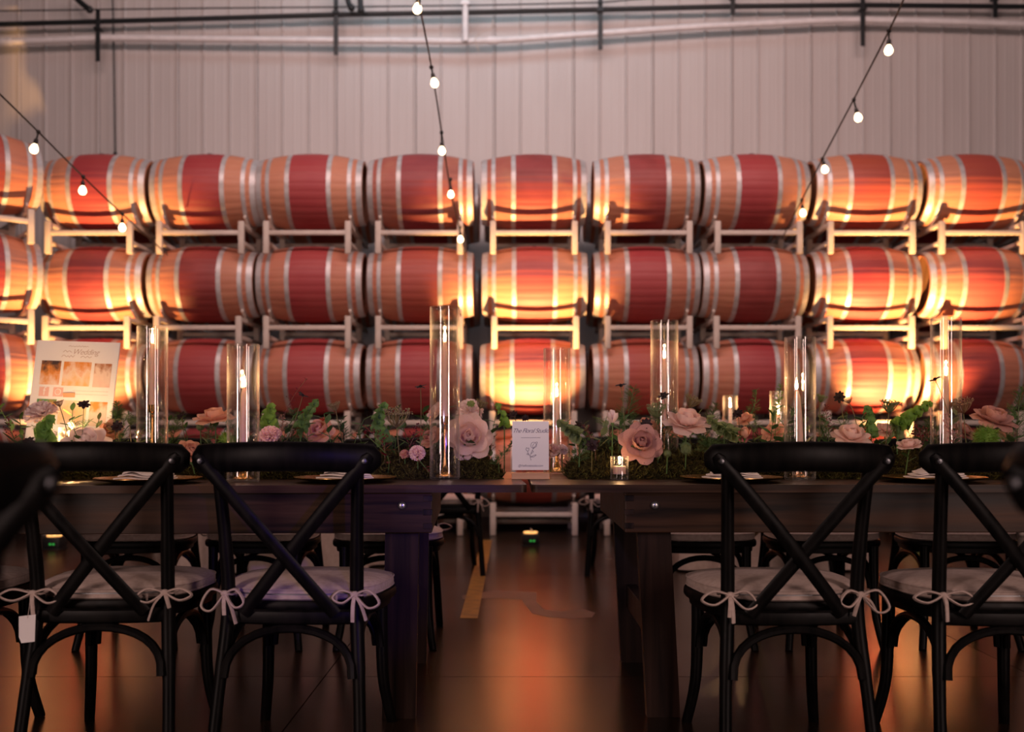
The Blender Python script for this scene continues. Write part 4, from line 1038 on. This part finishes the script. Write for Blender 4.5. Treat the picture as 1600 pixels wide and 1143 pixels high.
def bells(label, pts, d, wpx, mat, seed, n_=15):
    """pts: spine pixels from base to tip"""
    P = [at(u, v, d) for u, v in pts]; b = Vector((P[0].x, d + 0.02, TZ + 0.02)); t = thing('bells_of_ireland', label, 'flower', b, 0, 'bells of Ireland in the garland'); rr = random.Random(seed)
    P = [p - b for p in P]; sp_ = spline([Vector((0, 0, 0))] + P, 6) if (P[0]).length > 0.03 else spline(P, 6)
    MB().tube(sp_, 0.0022, 6).build('stem', M['greenstem'], t)
    if mat not in _pm['bellcup']:
        mb = MB(); q = 10; vs = []
        for (r_, z) in ((0.12, 0.0), (0.34, 0.28), (0.62, 0.62), (0.95, 0.92)):
            for k in range(q): a = 2 * math.pi * k / q; vs.append((r_ * (1 + 0.10 * math.cos(5 * a) * z) * math.cos(a), r_ * (1 + 0.1 * math.cos(5 * a) * z) * math.sin(a), z))
        vs.append((0, 0, 0)); mb.add(vs, [(i * q + k, i * q + (k + 1) % q, (i + 1) * q + (k + 1) % q, (i + 1) * q + k) for i in range(3) for k in range(q)] + [(3 * q + q, k, (k + 1) % q) for k in range(q)])
        mb.sphere((0, 0, 0.35), 0.16, 6, 4)
        _pm['bellcup'][mat] = mb.mesh('bell', M[mat], True, 80)
    s_ = wpx * d / F * 0.36; sl = spline(P, 12)
    for k in range(n_):
        f = k / (n_ - 1); i = min(len(sl) - 2, int(f * (len(sl) - 1))); p = sl[i]; tan = (sl[i + 1] - sl[i]).normalized()
        side = tan.orthogonal().normalized(); side = Quaternion(tan, k * 2.1 + rr.uniform(-0.3, 0.3)) @ side
        dirn = (side + tan * (0.35 + 0.5 * f)).normalized(); sc = s_ * (1.05 - 0.45 * f) * rr.uniform(0.9, 1.1)
        o = link('bell', _pm['bellcup'][mat], t); o.matrix_local = Matrix.Translation(p) @ dirn.to_track_quat('Z', 'Y').to_matrix().to_4x4() @ Matrix.Diagonal((sc, sc, sc, 1))
def fern(label, pts, d, wpx, mat, seed, dens=60, fine=5):
    P = [at(u, v, d) for u, v in pts]; b = Vector((P[0].x, d + 0.02, TZ + 0.02)); t = thing('fern_sprig', label, 'greenery', b, 0, 'fine green sprigs'); rr = random.Random(seed)
    P = [Vector((0, 0, 0))] + [p - b for p in P]; sl = spline(P, 14); MB().tube(sl, 0.0013, 5).build('stem', M['greenstem'], t)
    mb = MB(); wd = wpx * d / F / 2; i0 = len(sl) // len(P)
    for k in range(dens):
        f = k / dens; p = sl[int(i0 + f * (len(sl) - 1 - i0))]; ph = rr.uniform(0, 6.28); L_ = wd * (1.1 - 0.75 * f) * rr.uniform(0.6, 1.1)
        dv = Vector((math.cos(ph), math.sin(ph) * 0.7, rr.uniform(0.1, 0.9))).normalized(); e = p + dv * L_
        mb.tube([p, (p + e) / 2 + Vector((0, 0, L_ * 0.06)), e], 0.0005, 3, cap=False)
        for j in range(fine):
            q = p + dv * L_ * (0.3 + 0.7 * j / fine)
            for sg_ in (-1, 1):
                n2 = (dv.orthogonal() * sg_ + dv * 0.8 + Vector((0, 0, rr.uniform(-.3, .6)))).normalized() * L_ * 0.28; sdv = dv.cross(n2).normalized() * 0.0007
                mb.add([q - sdv, q + sdv, q + n2], [(0, 1, 2)])
    mb.build('fronds', M[mat], t, False)
def pompom(label, u, v, d, wpx, mat, seed, dd=0.02):
    t, h = root('green_dianthus', label, 'flower', u, v, d, 'green dianthus pompoms', 0, dd); Rr = wpx * d / F / 2; mb = MB(); rr = random.Random(seed)
    mb.sphere(h, Rr * 0.72, 12, 8)
    for k in range(420):
        z = 1 - 2 * (k + 0.5) / 420; q = math.sqrt(1 - z * z); a = k * 2.399; n_ = Vector((q * math.cos(a), q * math.sin(a), z)); o_ = n_.orthogonal().normalized() * Rr * 0.05
        e = h + (n_ + Vector([rr.uniform(-.25, .25) for _ in range(3)])) * Rr; p = h + n_ * Rr * 0.65; mb.add([p - o_, p + o_, e], [(0, 1, 2)])
    mb.build('bloom', M[mat], t, False); stem(t, h, 'greenstem', 0.002)
def sprig(label, u, v, d, hpx, mat, seed, group, n_=7, lw=0.45, lean=0.0):
    t, h = root('leafy_sprig', label, 'greenery', u, v, d, group, 0, 0.02); rr = random.Random(seed); L_ = hpx * d / F
    tip = h + Vector((lean * L_, 0, L_)); sl = spline([Vector((0, 0, 0)), h, tip], 8); MB().tube(sl, 0.0013, 5).build('stem', M['greenstem'], t)
    for k in range(n_):
        f = 0.35 + 0.65 * k / (n_ - 1); p = sl[int(f * (len(sl) - 1))]; sc = L_ * 0.55 * (1.15 - 0.5 * f)
        o = link('leaf', leafm(mat, lw), t); o.location = p; o.scale = (sc, sc, sc); o.rotation_euler = (R(-rr.uniform(25, 75)), rr.uniform(-0.4, 0.4), k * 2.4 + rr.uniform(-.4, .4))
def twig(label, pts, d, mat, seed, n_=26, br=0.0026, side=0.03):
    P = [at(u, v, d) for u, v in pts]; b = Vector((P[0].x, d + 0.02, TZ + 0.02)); t = thing('berry_twig', label, 'greenery', b, 0, 'fine berry twigs'); rr = random.Random(seed)
    sl = spline([Vector((0, 0, 0))] + [p - b for p in P], 10); MB().tube(sl, 0.0010, 5).build('stem', M['brownlace'], t); mb = MB()
    for k in range(n_):
        f = 0.3 + 0.7 * k / n_; p = sl[int(f * (len(sl) - 1))]; e = p + Vector((rr.uniform(-1, 1), rr.uniform(-1, 1), rr.uniform(0, 1))) * side * (1.1 - f * 0.8); mb.tube([p, e], 0.0006, 3, cap=False); mb.sphere(e, br * rr.uniform(0.6, 1.2), 5, 3)
    mb.build('berries', M[mat], t, False)

# ---- moss beds
def moss(label, xa, xb, yc, hd, hh, seed, skew=0.0, n_=20000):
    rr = random.Random(seed); base = Vector(((xa + xb) / 2, yc, TZ)); L_ = xb - xa
    from mathutils import noise
    def height(a, b):   # a along 0..1, b across -1..1
        e = min(1.0, min(a, 1 - a) * L_ / 0.16); e = math.sqrt(max(0.0, 1 - (1 - e) ** 2))
        q = math.sqrt(max(0.0, 1 - b * b)); nz = noise.noise(Vector((a * L_ * 9, b * 2, seed))) * 0.30 + noise.noise(Vector((a * L_ * 28, b * 6, seed + 5))) * 0.18
        return hh * e * q * (0.85 + nz)
    def pos(a, b): return Vector((xa + a * L_, yc + skew * (a - 0.5) * L_ + hd * b * (1 + 0.18 * noise.noise(Vector((a * L_ * 7, b, seed + 9)))), TZ)) - base
    nu, nv = int(L_ * 70), 18; mb = MB(); vs = []
    for i in range(nu + 1):
        for j in range(nv + 1):
            a, b = i / nu, math.sin(math.pi / 2 * (-1 + 2 * j / nv)); p = pos(a, b); p.z = height(a, b) + 0.0005; vs.append(p)
    mb.add(vs, [(i * (nv + 1) + j, (i + 1) * (nv + 1) + j, (i + 1) * (nv + 1) + j + 1, i * (nv + 1) + j + 1) for i in range(nu) for j in range(nv)])
    o = mb.build('moss_bed', M['mossbed']); o.location = base; tag(o, label, 'moss', kind='stuff')
    bl = MB()
    for k in range(n_):
        a = rr.random(); b = math.sin(math.pi / 2 * rr.uniform(-1, 0.75)); p = pos(a, b); p.z = height(a, b) - 0.002
        out = Vector((rr.uniform(-1, 1), b * 1.3 + rr.uniform(-.5, .5), rr.uniform(0.2, 1.2))).normalized(); s_ = out.orthogonal(); s_ = Quaternion(out, rr.uniform(0, 6.28)) @ s_
        l_ = rr.uniform(0.010, 0.028) * (1.8 if rr.random() < 0.12 else 1); w_ = rr.uniform(0.0008, 0.0024); m_ = p + out * l_ * 0.5 + Vector([rr.uniform(-.003, .003) for _ in range(3)])
        bl.add([p - s_ * w_, p + s_ * w_, m_ + s_ * w_, m_ - s_ * w_, p + out * l_ + Vector((0, 0, rr.uniform(-.006, .004)))], [(0, 1, 2, 3), (3, 2, 4)])
    f_ = bl.build('moss_strands', M['moss'], o, False); f_['kind'] = 'stuff'
moss('mossy bed of the garland along the left table', -2.02, ux(784, 3.72), 3.70, 0.205, 0.100, 3, skew=0.03)
moss('mossy bed of the garland along the right table', ux(884, 3.72), 2.30, 3.72, 0.215, 0.105, 4)

# ---- roses (label, u, v, d, width, facing, petal colour)
rose('large pale blush rose in front of the big sign', 134, 686, 3.55, 66, (0.15, -0.55, 0.8), 'white', 1)
rose('peach rose tilted up between the two left cylinders', 335, 648, 3.55, 54, (-0.05, -0.25, 1), 'peach', 2, 0.85)
rose('dusty peach rose in the gap between the two left chair rails', 300, 704, 3.45, 40, (0.55, -0.5, 0.6), 'dusty', 3, 0.7)
rose('peach rose low behind the second chair rail', 497, 670, 3.72, 42, (-0.2, -0.6, 0.6), 'peach', 4)
rose('big blush rose facing camera right of the tallest cylinder', 733, 680, 3.60, 64, (0.12, -1, 0.30), 'blush', 5)
rose('small dusty peach rose seen left of the tallest cylinder', 673, 682, 3.66, 34, (-0.5, -0.6, 0.5), 'dusty', 6, 0.75)
rose('dusty mauve rose facing camera above the lit votive', 1003, 689, 3.52, 58, (0.05, -1, 0.45), 'mauve', 7)
rose('blush rose opening upward left of the third chair', 1074, 653, 3.60, 62, (0.1, -0.4, 0.9), 'blush', 8)
rose('blush rose behind the third chair rail right of its cylinder', 1332, 676, 3.55, 52, (0.0, -0.5, 0.85), 'blush', 9)
rose('pale pink rose in the gap between the two right chair rails', 1420, 693, 3.46, 34, (-0.2, -0.3, 0.9), 'blush', 10, 0.7)
rose('dusty pink rose tilted up at the right edge', 1556, 648, 3.62, 58, (0.15, -0.4, 0.85), 'mauve', 11)
rose('small pink rose beside the rightmost cylinder', 1508, 669, 3.66, 34, (0.4, -0.5, 0.7), 'mauve', 12)
rose('pale pink rosebud standing upright right of the card', 957, 655, 3.56, 26, (-0.05, -0.15, 1), 'white', 13, bud=True)
rose('coral pink rosebud just left above the third chair rail', 1164, 680, 3.62, 24, (0, -0.2, 1), 'peach', 14, bud=True)
rose('peach rose in shade behind the mauve rose', 1012, 663, 3.86, 44, (0.1, -0.4, 0.9), 'peach', 15)
rose('peach rose half hidden behind the third chair cylinder', 1208, 672, 3.74, 34, (-0.3, -0.6, 0.6), 'peach', 16)
rose('blush rose leaning inside the view of the tallest cylinder', 682, 640, 3.72, 40, (-0.7, -0.3, 0.6), 'blush', 17, 0.8)
rose('brown-peach rose right of the sign and black cosmos', 171, 668, 3.72, 34, (-0.2, -0.7, 0.5), 'dusty', 18)
rose('peach rose far back right of the second black cosmos', 1163, 652, 3.88, 26, (-0.4, -0.4, 0.8), 'peach', 19)
rose('pale rose far back below the rightmost bell spike', 1385, 668, 3.86, 30, (0.1, -0.5, 0.8), 'blush', 20)
# ---- ruffled flowers
ruffle('white ruffled carnation in front of the big sign', 62, 640, 3.55, 52, (-0.1, -0.45, 0.85), 'white', 1)
ruffle('blush carnation right of the second cylinder', 421, 676, 3.55, 38, (-0.05, -0.55, 0.8), 'blush', 2)
ruffle('white lisianthus with green centre right of the tallest cylinder', 735, 638, 3.76, 42, (0.1, -0.8, 0.55), 'white', 3, 'lisianthus', 44, 'lime')
ruffle('small pink scabiosa low on the moss', 652, 706, 3.50, 26, (0.1, -0.9, 0.4), 'blush', 4, 'scabiosa', 60)
ruffle('small red globe flower behind the peach rose', 505, 657, 3.80, 17, (0, -0.6, 0.7), 'redball', 5, 'globe_flower', 60)
ruffle('small white carnation just right of the card', 861, 702, 3.66, 26, (-0.2, -0.7, 0.6), 'blush', 6)
ruffle('small cream carnation behind the card edge', 879, 700, 3.70, 20, (0.2, -0.6, 0.7), 'white', 7)
ruffle('orange marigold bud low on the moss beside the scabiosa', 632, 708, 3.52, 16, (0, -0.8, 0.5), 'dusty', 8, 'marigold', 44)
ruffle('faint pink carnation under the third chair rail', 1172, 727, 3.42, 22, (0.1, -0.6, 0.7), 'blush', 9)
# ---- black cosmos
for i, (u, v, d, w_, dv, lab, bend, du) in enumerate([
    (131, 632, 3.55, 19, (0.2, -0.6, 0.6), 'in front of the sign', (0.0, 0, 0), -0.02), (183, 666, 3.58, 18, (0.1, -0.9, 0.3), 'just right of the sign', (0.01, 0, 0), 0),
    (45, 690, 3.50, 18, (0.1, -0.8, 0.4), 'low at the left edge', (0, 0, 0), 0), (284, 650, 3.72, 17, (-0.3, -0.6, 0.6), 'left of the peach rose', (0, 0, 0), 0.02),
    (473, 618, 3.62, 17, (0.4, -0.3, 0.8), 'above the second chair', (0.02, 0, 0), -0.12), (657, 604, 3.58, 18, (0.05, -0.2, 1), 'on a tall stem left of the tallest cylinder', (0.012, 0, 0), -0.012),
    (970, 602, 3.60, 17, (-0.3, -0.3, 0.9), 'on a tall stem above the rosebud', (0.02, 0, 0), 0.01), (1037, 619, 3.62, 18, (-0.3, -0.5, 0.7), 'before the cylinder right of the card', (0.02, 0, 0), 0.02),
    (925, 695, 3.50, 20, (0.05, -1, 0.25), 'low on the moss left of the rosebud', (0, 0, 0), 0), (1010, 662, 3.56, 18, (-0.1, -0.9, 0.3), 'just above the mauve rose', (0, 0, 0), 0),
    (1312, 620, 3.60, 18, (-0.6, -0.7, 0.2), 'right of the third chair cylinder', (0.0, 0, 0.01), 0.05), (1461, 593, 3.52, 20, (-0.4, -0.1, 0.9), 'before the rightmost cylinder', (0.03, 0, 0.02), 0.09),
    (1153, 646, 3.70, 16, (-0.4, -0.7, 0.3), 'left of the small far glass', (0, 0, 0), 0.03), (802, 648, 3.66, 15, (-0.2, -0.6, 0.5), 'peeking over the card', (0.02, 0, 0), 0.05), (821, 653, 3.64, 12, (0, -0.8, 0.5), 'peeking over the card middle', (0.03, 0, 0.02), 0.09), (905, 665, 3.72, 18, (0.3, -0.6, 0.5), 'behind the low bell spike', (0, 0, 0), 0)]):
    cosmos('black cosmos flower ' + lab, u, v, d, w_, dv, i, bend, 'stem', du)
# ---- lace flowers
lace('tiny dried lace bud in front of the sign', 92, 630, 3.55, 15, (-0.2, -0.2, 1), 1, 'brownlace', 0.9, (0.01, 0, 0), 0.05)
lace('greenish lace bud right of the sign', 205, 657, 3.58, 20, (0.4, -0.4, 0.7), 2, 'palebell', 0.9)
lace('round lace bud above the gap before the fourth barrel', 523, 635, 3.60, 20, (-0.2, -0.3, 0.9), 3, 'lace', 0.9, (-0.01, 0, 0), 0.06)
lace('wide fan of dried lace left of the tallest cylinder', 621, 652, 3.54, 44, (0.1, -0.25, 1), 4, 'lace', 0.4, (0.0, 0, 0), 0.01)
lace('dried lace flower above the white lisianthus', 752, 631, 3.66, 20, (0.3, -0.2, 0.9), 5, 'lace', 0.6, (0.01, 0, 0), -0.03)
lace('lace flower over the blush rose left of the third chair', 1081, 627, 3.68, 28, (0.3, -0.3, 0.8), 6, 'lace', 0.6)
lace('soft lace cluster before the cylinder right of the card', 1026, 642, 3.60, 32, (-0.1, -0.4, 0.9), 7, 'palebell', 0.3)
lace('green-grey lace flower on a tall stem, fourth chair side', 1390, 634, 3.54, 30, (0.05, -0.2, 1), 8, 'palebell', 0.7, (0, 0, 0), -0.015)
lace('brown lace flower beside the rightmost cylinder', 1504, 634, 3.52, 34, (-0.25, -0.3, 0.9), 9, 'brownlace', 0.6, (0.0, 0, 0), 0.03)
lace('small dried bud on a curved stem right of third chair cylinder', 1326, 626, 3.60, 14, (-0.3, -0.3, 0.5), 10, 'brownlace', 0.9, (0.03, 0, 0.03), 0.04)
lace('pale seed head behind the third chair cylinder', 1283, 622, 3.60, 18, (0.2, -0.3, 0.9), 11, 'palebell', 0.6)
# ---- bells of Ireland
bells('green bell spike in front of the sign', [(72, 690), (68, 672), (80, 655)], 3.52, 34, 'bell', 1, 17)
bells('lime bell spike right of the second cylinder', [(420, 665), (420, 650), (424, 636)], 3.62, 30, 'lime', 2, 12)
bells('green bell spike leaning right above the second chair', [(470, 668), (480, 645), (494, 628)], 3.66, 26, 'bell', 3, 14)
bells('tall lime bell spike left of the lace fan', [(600, 690), (590, 660), (600, 634)], 3.60, 30, 'bell', 4, 18)
bells('short lime bell spike left above the card', [(788, 665), (786, 650), (777, 632)], 3.66, 20, 'lime', 5, 11)
bells('pale bell spike leaning left beside the card', [(905, 680), (890, 672), (876, 660)], 3.56, 28, 'palebell', 6, 14)
bells('pale bell spike lying across left of the third chair', [(1150, 678), (1128, 668), (1110, 655)], 3.60, 30, 'palebell', 7, 14)
bells('lime bell spike leaning right, above the right chair gap', [(1405, 664), (1425, 648), (1452, 630)], 3.56, 26, 'lime', 8, 18)
bells('upright lime bell spike left of the leaning one', [(1362, 680), (1360, 655), (1354, 638)], 3.60, 24, 'bell', 9, 13)
bells('pale bell spike low between the right chairs', [(1402, 682), (1400, 668), (1396, 660)], 3.58, 24, 'palebell', 10, 9)
# ---- fine greenery
fern('fluffy green sprig right of the sign', [(180, 665), (184, 645), (182, 628)], 3.66, 40, 'fern', 1, 90)
fern('feathery fern left of the peach rose', [(270, 690), (276, 665), (285, 648)], 3.78, 48, 'fern', 2, 80)
fern('tall feathery fern behind the rosebud', [(975, 670), (985, 635), (990, 605)], 3.74, 62, 'fern', 3, 110)
fern('feathery fern behind the far small glass', [(1165, 665), (1178, 635), (1182, 608)], 3.95, 36, 'fern', 4, 80)
fern('bright lime sprig left of the third chair cylinder', [(1212, 660), (1216, 630), (1220, 600)], 3.70, 26, 'lime', 5, 110)
fern('dark fern at the right edge', [(1590, 670), (1592, 635), (1598, 605)], 3.66, 60, 'fern', 6, 110)
fern('feathery fern behind the lime spike', [(455, 690), (462, 665), (458, 640)], 3.74, 56, 'fern', 7, 110)
fern('green fern behind the second bell spike', [(372, 690), (365, 670), (350, 655)], 3.84, 40, 'fern', 8, 70)
fern('fern tuft left of the card', [(780, 720), (790, 705), (802, 690)], 3.52, 30, 'fern', 9, 60)
fern('green fern right of the card on the moss', [(905, 715), (915, 695), (920, 680)], 3.58, 50, 'fern', 10, 90)
fern('green fern over the moss beside the third chair', [(1110, 705), (1105, 690), (1090, 672)], 3.62, 56, 'fern', 11, 100)
fern('fern behind the small far glass, left side', [(1100, 672), (1112, 650), (1120, 630)], 3.90, 44, 'fern', 12, 80)
fern('fern between bell spikes above the right chair gap', [(1440, 690), (1448, 672), (1455, 655)], 3.70, 50, 'fern', 13, 90)
fern('fern left of the blush rose behind third chair', [(1292, 690), (1290, 670), (1285, 648)], 3.68, 44, 'fern', 14, 80)
fern('fern tuft over the left sign base', [(100, 690), (110, 678), (118, 660)], 3.62, 50, 'lace', 15, 60)
pompom('lime dianthus pompom left of the second cylinder', 354, 687, 3.55, 28, 'lime', 1)
pompom('lime dianthus mound above the fourth chair rail', 1541, 683, 3.52, 44, 'lime', 2)
pompom('pale green pompom on the moss beside the third chair', 1072, 702, 3.50, 18, 'palebell', 3)
pompom('green pompom just below the blush rose by tallest cylinder', 742, 708, 3.66, 22, 'bell', 4)
pompom('tiny green bud left of the peach rose', 313, 667, 3.58, 13, 'palebell', 5)
pompom('pale seed pod right of the mauve rose', 1043, 708, 3.48, 12, 'palebell', 6)
twig('thin berry twig rising above the second chair', [(440, 668), (455, 625), (480, 590)], 3.70, 'burgundy', 1)
twig('dark berry twig left of the scabiosa', [(600, 700), (585, 680), (572, 668)], 3.56, 'burgundy', 2, 34, 0.003, 0.04)
twig('red berry twig right of the third chair cylinder', [(1295, 680), (1292, 655), (1290, 632)], 3.62, 'burgundy', 3, 40)
twig('pink heather twig before the rightmost cylinder', [(1490, 690), (1482, 668), (1476, 648)], 3.52, 'mauve', 4, 46, 0.003)
twig('dark berry cluster above the right chair gap', [(1440, 690), (1438, 678), (1434, 668)], 3.54, 'burgundy', 5, 44, 0.003, 0.045)
twig('brown berry twig left of the lime bell spike', [(438, 690), (442, 668), (440, 648)], 3.62, 'brownlace', 6, 36)
twig('berry twig beside the blush rose near the card', [(764, 712), (768, 692), (766, 672)], 3.66, 'burgundy', 7, 22)
twig('berry twig between bell spike and rosebud', [(930, 700), (922, 680), (912, 664)], 3.56, 'burgundy', 8, 34)
twig('tiny red berry twig at the left edge', [(22, 692), (16, 670), (12, 652)], 3.52, 'burgundy', 9, 24)
twig('dark twig between lace fan and tallest cylinder', [(640, 700), (648, 680), (652, 664)], 3.60, 'burgundy', 10, 30, 0.003, 0.04)
# ---- leaf fillers
k = 0
TENS = ORD + ['eleventh', 'twelfth', 'thirteenth', 'fourteenth', 'fifteenth', 'sixteenth', 'seventeenth', 'eighteenth', 'nineteenth', 'twentieth'] + ['twenty-' + q for q in ORD[:9]] + ['thirtieth'] + ['thirty-' + q for q in ORD[:9]]
for (ul, ur, side, cnt) in ((10, 775, 'left', 36), (895, 1595, 'right', 36)):
    for i in range(cnt):
        k += 1; rr = random.Random(100 + k); u = ul + (ur - ul) * (i + rr.uniform(0.1, 0.9)) / cnt
        sprig('%s leafy sprig from the left in the garland of the %s table' % (TENS[i], side), u, rr.uniform(680, 708), rr.uniform(3.54, 3.86), rr.uniform(24, 50), ('leaf', 'leaf', 'fern', 'palebell')[k % 4], k, 'filler leaf sprigs, %s table' % side, 8, rr.choice((0.36, 0.5)), rr.uniform(-0.5, 0.5))
sprig('long burgundy leaf sprig by the second chair rail end', 605, 712, 3.50, 34, 'burgundy', 900, 'burgundy leaves', 5, 0.4, -1.0)
sprig('burgundy leaf sprig lying at the base of the tallest cylinder', 668, 735, 3.48, 20, 'burgundy', 901, 'burgundy leaves', 5, 0.4, -0.8)

for (ul, ur, side, cnt) in ((20, 770, 'left', 11), (905, 1590, 'right', 11)):
    for i in range(cnt):
        rr = random.Random(500 + i + (50 if side == 'right' else 0)); u = ul + (ur - ul) * (i + rr.uniform(0.2, 0.8)) / cnt; tv = rr.uniform(640, 668)
        fern('%s low feathery fern from the left at the back of the %s garland' % (ORD[i] if i < 10 else 'eleventh', side), [(u, 700), (u + rr.uniform(-8, 8), (700 + tv) / 2), (u + rr.uniform(-18, 18), tv)], rr.uniform(3.78, 3.88), rr.uniform(40, 62), 'fern', 700 + i, 70, 4)
